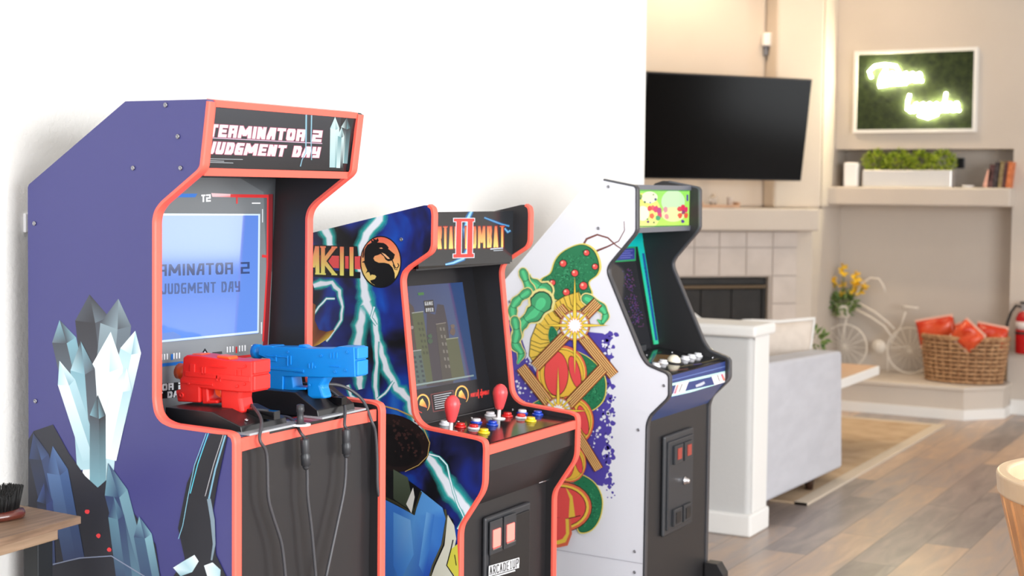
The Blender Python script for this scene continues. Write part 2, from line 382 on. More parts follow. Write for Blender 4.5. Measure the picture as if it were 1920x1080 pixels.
def smooth(pts, closed=False, k=5):
    n = len(pts); out = []; rng = range(n) if closed else range(n-1)
    g = (lambda i: pts[i % n]) if closed else (lambda i: pts[min(max(i, 0), n-1)])
    for i in rng:
        p0, p1, p2, p3 = g(i-1), g(i), g(i+1), g(i+2)
        for j in range(k):
            t = j/k; out.append(tuple(.5*(2*p1[c]+(p2[c]-p0[c])*t+(2*p0[c]-5*p1[c]+4*p2[c]-p3[c])*t*t+(3*p1[c]-p0[c]-3*p2[c]+p3[c])*t**3) for c in range(2)))
    if not closed: out.append(pts[-1])
    return out
GL = {  # stroke glyphs on a unit box, y up
 'A': [[(0, 0), (0.5, 1), (1, 0)], [(0.22, .38), (.78, .38)]], 'B': [[(0, 0), (0, 1), (.8, 1), (1, .8), (.8, .53), (0, .53)], [(.8, .53), (1, .3), (.8, 0), (0, 0)]],
 'C': [[(1, .85), (.8, 1), (.2, 1), (0, .8), (0, .2), (.2, 0), (.8, 0), (1, .15)]], 'D': [[(0, 0), (0, 1), (.7, 1), (1, .75), (1, .25), (.7, 0), (0, 0)]],
 'E': [[(1, 1), (0, 1), (0, 0), (1, 0)], [(0, .5), (.85, .5)]], 'G': [[(1, 1), (.2, 1), (0, .8), (0, .2), (.2, 0), (1, 0), (1, .5), (.55, .5)]],
 'I': [[(.5, 0), (.5, 1)]], 'J': [[(1, 1), (1, .2), (.8, 0), (.2, 0), (0, .2)]], 'K': [[(0, 0), (0, 1)], [(1, 1), (.08, .48), (1, 0)]], 'L': [[(0, 1), (0, 0), (1, 0)]],
 'M': [[(0, 0), (0.05, 1), (.5, .25), (.95, 1), (1, 0)]], 'N': [[(0, 0), (0, 1), (1, 0), (1, 1)]], 'O': [[(.2, 0), (0, .2), (0, .8), (.2, 1), (.8, 1), (1, .8), (1, .2), (.8, 0), (.2, 0)]],
 'P': [[(0, 0), (0, 1), (.8, 1), (1, .8), (.8, .48), (0, .48)]], 'R': [[(0, 0), (0, 1), (.8, 1), (1, .8), (.8, .48), (0, .48)], [(.5, .48), (1, 0)]],
 'T': [[(0, 1), (1, 1)], [(.5, 1), (.5, 0)]], 'U': [[(0, 1), (0, .2), (.2, 0), (.8, 0), (1, .2), (1, 1)]], 'V': [[(0, 1), (.5, 0), (1, 1)]], 'W': [[(0, 1), (.2, 0), (.5, .7), (.8, 0), (1, 1)]],
 'Y': [[(0, 1), (.5, .5), (1, 1)], [(.5, .5), (.5, 0)]], '2': [[(0, 1), (1, 1), (1, .5), (0, .5), (0, 0), (1, 0)]], '1': [[(.25, .8), (.5, 1), (.5, 0)], [(.2, 0), (.8, 0)]], 'S': [[(1, 1), (0, 1), (0, .5), (1, .5), (1, 0), (0, 0)]],
}
WIDE = {'I': 0.28, 'M': 1.25, 'W': 1.25, ' ': 0.45, '1': .6}
SQR = dict(GL); SQR['A'] = [[(0, 0), (.45, 1), (1, 1), (1, 0)], [(.3, .4), (1, .4)]]; SQR['Y'] = [[(0, 1), (.1, .45), (1, .45)], [(1, 1), (1, 0), (.3, 0)]]
SQR['R'] = [[(0, 0), (0, 1), (1, 1), (1, 0)], [(0, .45), (1, .45)]]
def hull(pts):
    pts = sorted(set(pts)); 
    def half(ps):
        h = []
        for p in ps:
            while len(h) > 1 and (h[-1][0]-h[-2][0])*(p[1]-h[-2][1])-(h[-1][1]-h[-2][1])*(p[0]-h[-2][0]) <= 0: h.pop()
            h.append(p)
        return h
    a = half(pts); b = half(pts[::-1]); return a[:-1]+b[:-1]
def text(art, s, tl, tr, bl, br, pu, pv, col, glyphs=GL, gap=0.28, serif=0.0, cbot=None, grow=0.0, widths=None):
    """letters filling the pixel quad; pen pu x pv as fraction of letter height"""
    ws = [(widths or WIDE).get(c, 0.8) for c in s]; tot = sum(ws)+gap*(len(s)-1)
    H = math.hypot(tl[0]-bl[0], tl[1]-bl[1]); WW = math.hypot(tr[0]-tl[0], tr[1]-tl[1]); hw = H/WW
    P = lambda u, v: lerp(lerp(bl, br, u), lerp(tl, tr, u), v)
    x = 0
    for c, wd in zip(s, ws):
        if c != ' ':
            a0 = x/tot; a1 = (x+wd)/tot; hu = pu*hw/2; hv = pv/2
            segs = []
            for pl in glyphs.get(c, []):
                for i in range(len(pl)-1): segs.append((pl[i], pl[i+1], hu, hv))
                if serif:
                    for e, oth in ((pl[0], pl[1]), (pl[-1], pl[-2])):
                        if e[1] in (0, 1) and e[1] != oth[1]: segs.append(((e[0]-serif, e[1]), (e[0]+serif, e[1]), hu*.3, .028))
            for p, q, ku, kv in segs:
                ku += grow*hw; kv += grow
                up = a0+hu+(a1-a0-2*hu)*p[0]; uq = a0+hu+(a1-a0-2*hu)*q[0]; vp = hv+(1-2*hv)*p[1]; vq = hv+(1-2*hv)*q[1]
                pts = hull([(round(a+i*ku, 6), round(b+j*kv, 6)) for a, b in ((up, vp), (uq, vq)) for i in (-1, 1) for j in (-1, 1)])
                cc = [lerp(cbot, col, min(1, max(0, b))) for a, b in pts] if cbot else col
                art.poly([P(a, b) for a, b in pts], cc, keep=True)
        x += wd+gap
    art.k += 1
# ------------------------------------------------------------------ the room
struct(MB().box(-3, 13, -4, 7, -0.1, 0).build('floor', 'plank_vinyl'))
struct(MB().box(-3, 13, -4, 7, 3.4, 3.5).build('ceiling', 'white_paint'))
struct(MB().box(-3, 5.13, 2.29, 2.43, 0, 3.4).build('wall_back', 'wall_plaster', bevel=0.012))
struct(MB().box(-3, 5.14, 2.277, 2.29, 0, 0.1).build('baseboard_back', 'white_paint', bevel=0.004))
struct(MB().box(5.13, 8.3, 5.0, 5.15, 0, 3.4).build('wall_left', 'greige_paint'))
struct(MB().box(4.6, 8.2, -4.25, -4.13, 0, 3.4).box(10.0, 13, -4.25, -4.13, 0, 3.4).box(8.2, 10.0, -4.25, -4.13, 2.5, 3.4).box(8.2, 10.0, -4.25, -4.13, 0, .2).build('added_wall_front', 'greige_paint'))  # unseen wall, added to darken the television's reflection and the far room
struct(MB().box(8.2, 8.26, -4.2, -4.14, .2, 2.5).box(9.94, 10.0, -4.2, -4.14, .2, 2.5).box(8.26, 9.94, -4.2, -4.14, 2.44, 2.5).box(8.26, 9.94, -4.2, -4.14, .2, .26).build('unseen_window_1', 'white_paint'))  # unseen window frame, placed to suit the screen reflection
m = MB()
XW = 10.05; YN0, YN1 = 1.868, 3.075
m.box(XW, XW+.5, -4, YN0, 0, 3.4).box(XW, XW+.5, YN0, 3.3, 1.742, 3.4).box(XW, XW+.5, YN0, 3.3, 0, 0.2)
m.box(XW+.27, XW+.5, YN0, 3.3, 1.42, 1.742).box(XW+.2, XW+.5, YN0, 3.3, 0.2, 1.42)
struct(m.build('wall_right', 'greige_paint'))
struct(MB().box(9.90, XW+.27, 1.852, 3.12, 1.362, 1.485).build('trim_1', 'greige_paint', bevel=0.012))
struct(MB().box(XW-.014, XW, -4, 1.845, 0, 0.1).build('baseboard_right', 'white_paint', bevel=0.004))
# corner chimney breast, set at 45 degrees
Dg = V((-.70711, .70711, 0)); Ng = V((-.70711, -.70711, 0)); Pl = V((9.62, 3.07, 0)); Pu = V((9.76, 3.055, 0))
def sl(u, v): q = onp(u, v, Pl, Ng)-Pl; return q.dot(Dg), q.z
def su(u, v): q = onp(u, v, Pu, Ng)-Pu; return q.dot(Dg), q.z
zmt = sl(1420, 390)[1]; zmb = sl(1420, 432)[1]
def plan(pts, z0, z1, mb=None): mb = mb or MB(); return mb.prism([V((p[0], p[1], z0)) for p in pts], (0, 0, z1-z0))
sfr, zft = sl(1440, 519)                      # fire opening
cols = [sl(u, 480)[0] for u in (1493, 1447, 1397.5, 1347, 1300)]; dw = cols[2]-cols[1]; cols += [cols[-1]+dw*(k+1) for k in range(3)]
sfl = cols[-2]+.015
B_ = Pl+Dg*2.75
m = MB()
def gseg(mb, P, s0, s1, depth, z0, z1, out=0.0, mi=0):
    a = P+Dg*s0+Ng*out; b = P+Dg*s1+Ng*out; bk = -Ng*(depth+out)
    return mb.prism([a+V((0, 0, z0)), b+V((0, 0, z0)), b+bk+V((0, 0, z0)), a+bk+V((0, 0, z0))], (0, 0, z1-z0), mi)
gseg(m, Pl, 0, sfr, .5, 0, zmt); gseg(m, Pl, sfr, sfl, .5, zft, zmt); gseg(m, Pl, sfl, 2.75, .5, 0, zmt)
plan([Pl, Pl-Ng*.5, (10.6, 3.43), (10.6, 3.07)], 0, zmt, m)
struct(m.build('wall_fireplace', 'greige_paint'))
s1 = su(1455, 200)[0]
m = MB(); gseg(m, Pu, 0, s1, .5, zmt, 3.4); plan([Pu, Pu-Ng*.5, (10.6, 3.4), (10.6, 3.055)], zmt, 3.4, m); gseg(m, Pu-Ng*.16, s1, 2.75, .3, zmt, 3.4)
struct(m.build('wall_chimney', 'greige_paint', bevel=0.02))
m = MB(); gseg(m, Pl, 0.01, 2.6, .05, zmb, zmt, out=.12); struct(m.build('trim_2', 'greige_paint', bevel=0.012))
# tiles round the fire
m = MB()
rows = [sl(1440, v)[1] for v in (434, 464, 517, 569, 620)]; dh = rows[2]-rows[3]; rows += [rows[-1]-dh*(k+1) for k in range(5)]
rows = [r for r in rows if r > 0.02]
nc = len(cols)-1
for i in range(nc):
    for j in range(len(rows)-1):
        if j >= 2 and 0 < i < nc-1: continue
        gseg(m, Pl, cols[i]+.004, cols[i+1]-.004, 0, rows[j+1]+.004, rows[j]-.004, out=.014)
struct(m.build('trim_3', 'tile_ceramic'))
m = MB(); gseg(m, Pl, cols[0], sfr, 0, rows[-1], rows[0], out=.008, mi=0); gseg(m, Pl, sfr, sfl, 0, zft+.005, rows[0], out=.008); gseg(m, Pl, sfl, cols[-1], 0, rows[-1], rows[0], out=.008)
struct(m.build('trim_4', 'grout'))
fi = thing('fireplace_insert', 'black metal fireplace insert with doors behind the low wall', 'fireplace', Pl+Dg*(sfr+.4))
m = MB(); gseg(m, Pl-Ng*.3, sfr+.01, sfl-.01, .02, 0.2, zft-.01); gseg(m, Pl-Ng*.02, sfr+.005, sfr+.03, .3, .2, zft-.01); gseg(m, Pl-Ng*.02, sfl-.03, sfl-.005, .3, .2, zft-.01); gseg(m, Pl-Ng*.02, sfr+.03, sfl-.03, .3, zft-.05, zft-.01)
m.build('firebox', 'soot', fi)
m = MB(); gseg(m, Pl-Ng*.0, sfr+.012, sfl-.012, .012, zft-.075, zft-.055); m.build('brass_rail', 'brass', fi)
for k in range(4):
    wd = (sfl-sfr-.06)/4; m = MB(); gseg(m, Pl-Ng*.03, sfr+.03+k*wd+.004, sfr+.03+(k+1)*wd-.004, .01, .22, zft-.085); m.build('door_panel', 'soot', fi)
# hearth bench
hp = [(9.60, 3.07), (9.60, 2.05), (9.835, 1.85), (XW+.2, 1.85), (XW+.2, 3.07)]
m = plan(hp, 0, 0.185); struct(m.build('trim_5', 'greige_paint'))
m = plan([(9.585, 3.07), (9.585, 2.045), (9.828, 1.838), (XW+.2, 1.838), (XW+.2, 3.07)], 0.185, 0.212); struct(m.build('trim_6', 'greige_paint', bevel=0.006))
m = MB()
for a, b in ((hp[0], hp[1]), (hp[1], hp[2]), (hp[2], (XW, 1.85))):
    a = V((*a, 0)); b = V((*b, 0)); t = (b-a).normalized(); n_ = V((t.y, -t.x, 0))
    if n_.x > 0.3: n_ = -n_
    if n_.dot(V((-1, -1, 0))) < 0: n_ = -n_
    m.prism([a-t*.006, b+t*.006, b+t*.006+n_*.012, a-t*.006+n_*.012], (0, 0, .065))
struct(m.build('baseboard_hearth', 'white_paint'))
# low wall behind the sofa
struct(MB().box(5.815, 6.02, 2.105, 5.0, 0, 0.835).build('wall_divider', 'grey_paint', bevel=0.02, seg=4))
struct(MB().box(5.79, 6.05, 2.08, 5.0, 0.835, 0.885).build('trim_7', 'white_paint', bevel=0.014, seg=3))
struct(MB().box(5.80, 6.035, 2.09, 5.0, 0, 0.095).build('baseboard_divider', 'white_paint', bevel=0.01))
struct(MB().box(5.845, 6.012, 2.096, 2.106, 0.095, 0.835).build('trim_8', 'white_paint', bevel=0.004))

# ------------------------------------------------------------------ arcade cabinets
W_ = 0.48; TK = 0.018
class Cab: pass
def path_px(x, pts): return [(lambda q: (q.y, q.z))(onx(u, v, x)) for u, v in pts]
def make_cab(name, label, x0, prof, i0, i1, side_mat, mold_mat, spec, mold_out=0.003, side_art=None):
    c = Cab(); c.x0 = x0; c.x1 = x0+W_; c.a = x0+TK; c.b = x0+W_-TK
    c.root = thing(name, label, 'arcade machine', (x0+W_/2, 1.95, 0))
    rp = list(prof[:i0+1])
    for i in range(i0+1, len(prof)-1):
        p0, p1, p2 = V(prof[i-1]), V(prof[i]), V(prof[i+1]); a_, b_ = p0-p1, p2-p1; d = min(.45*a_.length, .45*b_.length, .022)
        if a_.angle(b_) > math.radians(172) or d < .0008: rp.append(prof[i]); continue
        q0 = p1+a_.normalized()*d; q2 = p1+b_.normalized()*d
        for t in (0, .2, .4, .6, .8, 1): q = q0*(1-t)**2+p1*2*t*(1-t)+q2*t*t; rp.append((q.x, q.y))
    prof = rp+[prof[-1]]; i1 = len(prof)-1; c.prof = prof
    for side, xs in (('l', x0), ('r', x0+W_-TK)):
        mb = MB(); pts = [V((xs, y, z)) for y, z in prof]
        mb.prism(pts, (TK, 0, 0), 0)
        if side == 'l' and side_art:
            art = Art(mb, (x0, 0, 0), (-1, 0, 0), (0, 1, 0), (0, 0, 1), [V((x0, y, z)) for y, z in prof], 1, 2)
            side_art(art)
        p = mb.build('side_panel', [side_mat if side == 'l' else 'black_laminate', 'print', 'print_alpha'], c.root)
        # edge moulding follows the front outline
        seg = prof[i0:i1+1]; n = len(seg); vs = []
        mid = V((0, 1.98, 0))
        for i, (y, z) in enumerate(seg):
            a = seg[max(i-1, 0)]; b = seg[min(i+1, n-1)]; t = V((0, b[0]-a[0], b[1]-a[1])).normalized(); nn = V((0, t.z, -t.y))
            if i == 0: sgn = 1
            nn = nn*c_sign(prof)
            for xx, o in ((xs-.001, -.004), (xs-.001, mold_out*.6), (xs+.003, mold_out), (xs+TK-.003, mold_out), (xs+TK+.001, mold_out*.6), (xs+TK+.001, -.004)):
                vs.append(V((xx, y, z))+nn*o)
        fs = [(i*6+k, i*6+(k+1) % 6, (i+1)*6+(k+1) % 6, (i+1)*6+k) for i in range(n-1) for k in range(6)]+[tuple(range(6)), tuple((n-1)*6+k for k in range(6))]
        MB().add(vs, fs, 0).build('edge_molding', mold_mat, p)
    MB().prism([V((c.a, y, z)) for y, z in spec['body']], (c.b-c.a, 0, 0)).build('cabinet_body', 'black_laminate', c.root)
    return c
def c_sign(prof):
    a = 0
    for i in range(len(prof)):
        (y0, z0), (y1, z1) = prof[i], prof[(i+1) % len(prof)]; a += y0*z1-y1*z0
    return 1 if a > 0 else -1
def plate(name, c, A, B, mats, parent=None, t=0.006, x0=None, x1=None, art=None, bevel=0.0):
    """flat plate between (y,z) A (top) and B (bottom), spanning the cabinet; art(Art) draws on its front"""
    x0 = c.a if x0 is None else x0; x1 = c.b if x1 is None else x1
    A3 = V((0, A[0], A[1])); B3 = V((0, B[0], B[1])); t_ = (A3-B3).normalized(); N = V((0, -t_.z, t_.y))
    if N.y > 0 and abs(N.y) > abs(N.z): N = -N
    if abs(N.z) >= abs(N.y) and N.z < 0: N = -N
    mb = MB(); X = lambda x, p: V((x, p.y, p.z)); q = [X(x0, A3), X(x1, A3), X(x1, B3), X(x0, B3)]
    mb.prism(q, -N*t)
    if art:
        a = Art(mb, q[3], N, (1, 0, 0), t_, q, 1, 2); a.q = q; art(a)
    return mb.build(name, mats, parent or c.root, bevel=bevel)
def bolt_mb(p, n=(-1, 0, 0), r=0.0045):
    m = MB(); m.lathe([(0.0, .0), (r, 0), (r*.95, .0018), (r*.5, .0026), (r*.45, .0012), (0, .0012)], p, n, 12); return m
def bolts(c, pxs, matn='bolt_steel'):
    for u, v in pxs: bolt_mb(onx(u, v, c.x0-.0002)+V((-.0005, 0, 0))).build('bolt', matn, c.root)

# ---- printed sides
CY_ = (110, 230, 220); WH = (238, 244, 255)
def shard(a, base, tip, w, cols):
    """long faceted crystal from base to tip"""
    dx, dy = tip[0]-base[0], tip[1]-base[1]; d = math.hypot(dx, dy); nx, ny = -dy/d*w/2, dx/d*w/2
    sh = (base[0]+dx*.78, base[1]+dy*.78); L0_, R0_, L1, R1 = (base[0]+nx, base[1]+ny), (base[0]-nx, base[1]-ny), (sh[0]+nx, sh[1]+ny), (sh[0]-nx, sh[1]-ny)
    m0 = (base[0]+nx*.2, base[1]+ny*.2); m1 = (sh[0]+nx*.15-dx*.04, sh[1]+ny*.15-dy*.04); c0, c1_, c2_, c3_ = cols
    a.poly([L0_, L1, m1, m0], [c1_, c0, c0, c1_]); a.poly([m0, m1, R1, R0_], [c3_, c2_, c2_, c3_]); a.poly([L1, tip, m1], [c0, c2_, c1_]); a.poly([m1, tip, R1], [c2_, c0, c3_])
def art_blue(a):       # abstract shards in the colours of the print
    D, K, T, P, S = (38, 38, 46), (62, 68, 78), (120, 165, 180), (222, 238, 244), (170, 205, 216)
    # cluster of crystals, smoky ones behind pale ones
    Dk = (96, 110, 122); Db = (44, 60, 100)
    shard(a, (190, 760), (168, 552), 64, (K, Dk, D, K)); shard(a, (200, 780), (222, 560), 58, (Dk, K, (130, 150, 160), K)); shard(a, (150, 770), (112, 600), 46, (T, K, K, Dk)); shard(a, (215, 790), (254, 620), 40, (P, T, S, P))
    shard(a, (182, 912), (208, 622), 58, (P, S, P, (240, 248, 250))); shard(a, (168, 880), (152, 640), 46, (K, Dk, T, S)); shard(a, (172, 860), (112, 676), 34, (S, T, P, S)); shard(a, (200, 860), (238, 690), 38, (S, P, (240, 248, 250), P)); shard(a, (184, 914), (184, 740), 30, (D, T, K, T))
    # dark lower mass and steel-blue crystals
    a.poly([(50, 830), (64, 808), (100, 796), (130, 850), (160, 892), (184, 914), (200, 900), (203, 868), (250, 960), (292, 1020), (302, 1085), (302, 1600), (40, 1600), (52, 1080)], (30, 32, 44))
    shard(a, (270, 1120), (204, 868), 44, ((110, 150, 166), (60, 90, 120), Db, (90, 130, 150))); shard(a, (292, 1130), (262, 968), 34, ((120, 165, 180), Db, (60, 90, 120), Db)); shard(a, (236, 1100), (214, 930), 30, (Db, (60, 90, 120), (90, 130, 150), Db))
    shard(a, (110, 1010), (64, 812), 38, (Db, (60, 84, 130), (34, 40, 60), Db)); shard(a, (140, 1050), (100, 836), 40, ((60, 90, 140), Db, (80, 110, 156), Db)); shard(a, (90, 1060), (84, 905), 30, ((50, 66, 120), Db, (34, 40, 60), (60, 84, 130)))
    a.stroke([(100, 1058), (150, 1046), (210, 1042), (275, 1082)], 2.2, (130, 140, 165))
    for p in ((165, 959), (186, 1004), (206, 1030)): a.blob(p, 5, (225, 60, 66), 8, .3)
    a.k += 1
    # dark slanted beam with bright edges
    a.poly([(396, 813), (428, 815), (410, 900), (400, 960), (406, 1040), (425, 1080), (440, 1600), (320, 1600), (325, 1082), (348, 1048), (335, 990), (352, 905), (372, 860)], [(20, 22, 34)]*6+[(26, 28, 36)]*7)
    a.stroke([(392, 812), (372, 870), (358, 925)], 1.6, (90, 200, 225)); a.stroke([(388, 812), (366, 872), (354, 930), (344, 985), (336, 1010)], 1.2, (130, 190, 215))
    a.stroke([(424, 816), (405, 880), (393, 935)], 3.0, (120, 170, 195)); a.stroke([(420, 815), (402, 870), (386, 930)], 1.0, (200, 200, 205))
    a.stroke([(393, 935), (400, 975), (403, 1020), (398, 1050)], [7, 8, 5, 3], (120, 140, 155))
    a.poly([(326, 1064), (345, 1052), (366, 1040), (374, 1052), (362, 1072), (340, 1080)], [P, S, P, P, S, T]); a.poly([(384, 1060), (400, 1054), (415, 1068), (414, 1086), (392, 1086)], [P, P, S, S, P])

DRG = [(1085,520),(1070,575),(1040,600),(1000,607),(965,585),(945,545),(905,512),(870,528),(830,540),(812,570),(830,602),(880,625),(950,625),(1010,640),(1055,685),(1082,760),(1085,835),(1040,890),(960,930),(870,930),(790,885),(770,850),(830,832),(850,800),(830,780),(790,775),(775,792),(760,745),(735,745),(712,765),(735,720),(712,670),(695,625),(662,618),(700,600),(695,520),(705,450),(735,400),(790,370),(778,330),(815,352),(808,318),(850,335),(868,310),(882,350),(860,368),(940,375),(975,395),(1005,430),(1000,450),(1025,470),(1050,492)]
def dragon(a, f, k=1.0):    # round dragon emblem; f maps emblem pixels to photo pixels
    a.poly([f((905+262*math.cos(2*math.pi*i/36), 615+330*math.sin(2*math.pi*i/36))) for i in range(36)], (22, 18, 20))
    pts = [(905+248*math.cos(2*math.pi*i/36), 612+312*math.sin(2*math.pi*i/36)) for i in range(36)]
    a.poly([f(p) for p in pts], [lerp((236, 104, 84), (236, 206, 120), min(1, max(0, (p[1]-300)/480))) for p in pts])
    a.poly([f(p) for p in DRG], (16, 16, 20))
    a.stroke([f(p) for p in [(1050, 590), (1072, 650), (1092, 690), (1118, 690), (1135, 660), (1120, 632)]], 1.9*k, (16, 16, 20))
    a.stroke([f(p) for p in [(1060, 650), (1085, 710), (1118, 712)]], 1.5*k, (16, 16, 20))
    a.poly([f(p) for p in [(915, 497), (960, 515), (1010, 560), (1020, 578), (990, 575), (955, 540)]], (238, 180, 130))
    a.poly([f(p) for p in [(885, 438), (915, 432), (935, 446), (905, 448)]], (238, 160, 120))
    a.poly([f(p) for p in [(690, 430), (700, 430), (690, 560), (670, 560)]], (60, 30, 30))
def art_storm(a):
    T = (60, 200, 196)
    def L(pts, w): a.glow(pts, w, T, WH)
    L([(606, 425), (616, 445), (622, 470)], 8)
    L([(712, 402), (706, 420), (688, 440), (680, 462), (676, 500), (682, 545), (687, 572)], [9, 9, 9, 8, 8, 9, 11])
    L([(687, 568), (678, 600), (671, 635), (668, 665), (672, 700), (676, 730)], [9, 9, 9, 11, 8, 5])
    L([(687, 568), (702, 600), (706, 640), (716, 665), (728, 700), (744, 728), (768, 750), (780, 790), (792, 830)], [9, 7, 7, 7, 7, 8, 8, 9, 8])
    L([(706, 640), (706, 680), (704, 715), (706, 745), (712, 775)], [4, 4, 4, 4, 3]); L([(738, 715), (722, 738), (708, 748)], 2)
    L([(702, 575), (696, 595), (706, 610)], 2)
    L([(588, 536), (602, 532), (622, 530), (636, 545), (642, 575), (640, 600), (626, 622), (612, 640)], [5, 6, 5, 4, 3, 2.4, 2, 2]); L([(588, 590), (598, 575), (612, 560), (628, 560)], 2)
    L([(652, 722), (658, 742), (674, 752), (684, 766)], [3, 3, 3, 2])
    # flame-coloured splash at the left
    a.poly([(582, 565), (592, 572), (590, 600), (598, 618), (612, 622), (628, 618), (616, 634), (598, 646), (582, 652)], [(120, 70, 40), (150, 90, 46), (120, 66, 40), (96, 50, 36), (110, 56, 36), (190, 120, 50), (226, 190, 70), (230, 190, 80), (160, 90, 40)])
    # lettering
    a.poly([(560, 474), (676, 480), (676, 505), (560, 499)], (232, 82, 84)); a.poly([(560, 504), (676, 510), (676, 522), (560, 518)], (20, 22, 28))
    a.poly([(560, 459), (600, 460), (670, 462), (672, 481), (560, 477)], (26, 26, 32))
    mw = {'M': 1.3, 'K': 1.5, 'I': .8}
    text(a, 'MKII', (574, 460), (667.5, 462.5), (574, 515), (667.5, 519), .165, .06, (24, 16, 18), gap=.12, serif=.2, grow=.02, widths=mw)
    text(a, 'MKII', (574.5, 461), (667, 463.5), (574.5, 513.5), (667, 517.5), .14, .045, (240, 130, 96), gap=.15, serif=.2, cbot=(236, 232, 120), widths=mw)
    dragon(a, lambda p: (580+p[0]/6.75, 400+p[1]/6.75))
    # lower part: dark disc, blue cloth-like field, cream edge
    L([(800, 850), (822, 880), (842, 915), (868, 945), (892, 972)], [7, 9, 11, 11, 10]); L([(800, 850), (824, 856), (838, 872), (846, 905), (856, 940), (870, 970), (858, 992)], 1.6)
    a.poly([(716, 870), (745, 880), (765, 900), (800, 925), (850, 975), (862, 1090), (862, 1400), (700, 1400), (700, 870)], (14, 14, 18))
    a.ellipse((738, 830), 70, 52, (34, 22, 22), rot=.35); a.stroke([(716, 760), (745, 768), (772, 780), (794, 802), (806, 830), (802, 855), (785, 872), (760, 884)], [2.5, 3, 2.5, 2, 1.8, 1.5, 1.5, 1.5], (190, 160, 96))
    a.ellipse((742, 836), 50, 38, (18, 14, 16), rot=.35)
    for k in range(46): a.blob((765+random.uniform(-28, 30), 822+random.uniform(-34, 34)), random.uniform(1.5, 4), (62, 38, 36), 7)
    a.grad([(738, 880), (765, 895), (778, 960), (760, 950), (738, 935)], (84, 96, 78), (52, 60, 46))
    B1, B2, B3 = (40, 84, 190), (92, 160, 232), (60, 124, 214)
    a.poly([(700, 925), (725, 938), (752, 952), (778, 966), (790, 920), (830, 952), (836, 972), (826, 1030), (806, 1075), (800, 1180), (790, 1400), (700, 1400)], [B1, B3, B3, B2, B2, B2, B3, B3, B1, B1, (20, 40, 110), (20, 40, 110)])
    a.poly([(738, 960), (770, 975), (776, 1040), (750, 1090), (738, 1060)], [B2, (120, 180, 240), B2, B3, B3]); a.poly([(800, 960), (815, 965), (806, 1030), (796, 1080), (786, 1060)], [(120, 184, 244), B3, B3, B1, B2])
    a.stroke([(716, 930), (745, 944), (776, 964), (790, 922)], 4, (62, 60, 40)); a.poly([(762, 945), (775, 914), (778, 932), (772, 962)], (232, 232, 226))
    a.stroke([(835, 955), (838, 975), (830, 1020), (812, 1060), (804, 1090)], 3.5, (84, 82, 60))
    a.poly([(840, 965), (852, 985), (856, 1010), (850, 1040), (858, 1090), (856, 1400), (806, 1400), (806, 1090), (816, 1062), (834, 1022)], (222, 222, 206)); a.poly([(846, 1030), (858, 1020), (862, 1095), (850, 1075), (838, 1062)], (220, 214, 80))
    a.stroke([(850, 1012), (846, 1030), (838, 1060), (850, 1078), (862, 1098)], 2.2, (30, 28, 24)); a.stroke([(853, 1040), (856, 1060)], 1.6, (30, 28, 24))

def tendril(a, pts, w, col=(74, 168, 116)):
    sp = smooth(pts, k=6); n = len(sp); m_ = len(w); ww = [w[min(int(i/6), m_-1)]*(1-(i/6 % 1))+w[min(int(i/6)+1, m_-1)]*(i/6 % 1) for i in range(n)]
    ww = [x*(1+.14*math.sin(i*1.05)) for i, x in enumerate(ww)]
    for f, cl in ((1.42, (236, 226, 150)), (1.14, (22, 60, 44)), (1.0, col), (.45, tuple(min(255, int(k*1.25)) for k in col))):
        a.stroke(sp, [x*f for x in ww], cl)
        for e in (0, -1): a.ellipse(sp[e], ww[e]*f/2, ww[e]*f/2, cl, n=14); a.k -= 1
        a.k += 1
    for i in range(4, n-2, 7):
        d = (sp[i+1][0]-sp[i-1][0], sp[i+1][1]-sp[i-1][1]); h = math.hypot(*d) or 1; x = ww[i]/2; a.stroke([(sp[i][0]-d[1]/h*x, sp[i][1]+d[0]/h*x), (sp[i][0]+d[0]/h*2, sp[i][1]+d[1]/h*2), (sp[i][0]+d[1]/h*x, sp[i][1]-d[0]/h*x)], 1, (20, 70, 48), keep=True)
    a.k += 1
def star(a, c, n, r1, r0, col, rot=0.0, sx=1, sy=1):
    a.poly([(c[0]+sx*(r1 if k % 2 == 0 else r0)*math.cos(rot+math.pi*k/n), c[1]+sy*(r1 if k % 2 == 0 else r0)*math.sin(rot+math.pi*k/n)) for k in range(2*n)], col)
def plank(a, p, q, w):
    dx, dy = q[0]-p[0], q[1]-p[1]; d = math.hypot(dx, dy); nx, ny = -dy/d, dx/d
    a.stroke([p, q], w*1.12, (84, 44, 26)); a.stroke([p, q], w, (190, 112, 66))
    for k in (-.36, -.18, 0, .18, .36):
        a.stroke([(p[0]+nx*w*k, p[1]+ny*w*k), (q[0]+nx*w*k, q[1]+ny*w*k)], w*.07, (250, 216, 140), keep=True)
        a.stroke([(p[0]+nx*w*(k+.09), p[1]+ny*w*(k+.09)), (q[0]+nx*w*(k+.09), q[1]+ny*w*(k+.09))], w*.055, (100, 46, 36), keep=True)
    a.k += 1
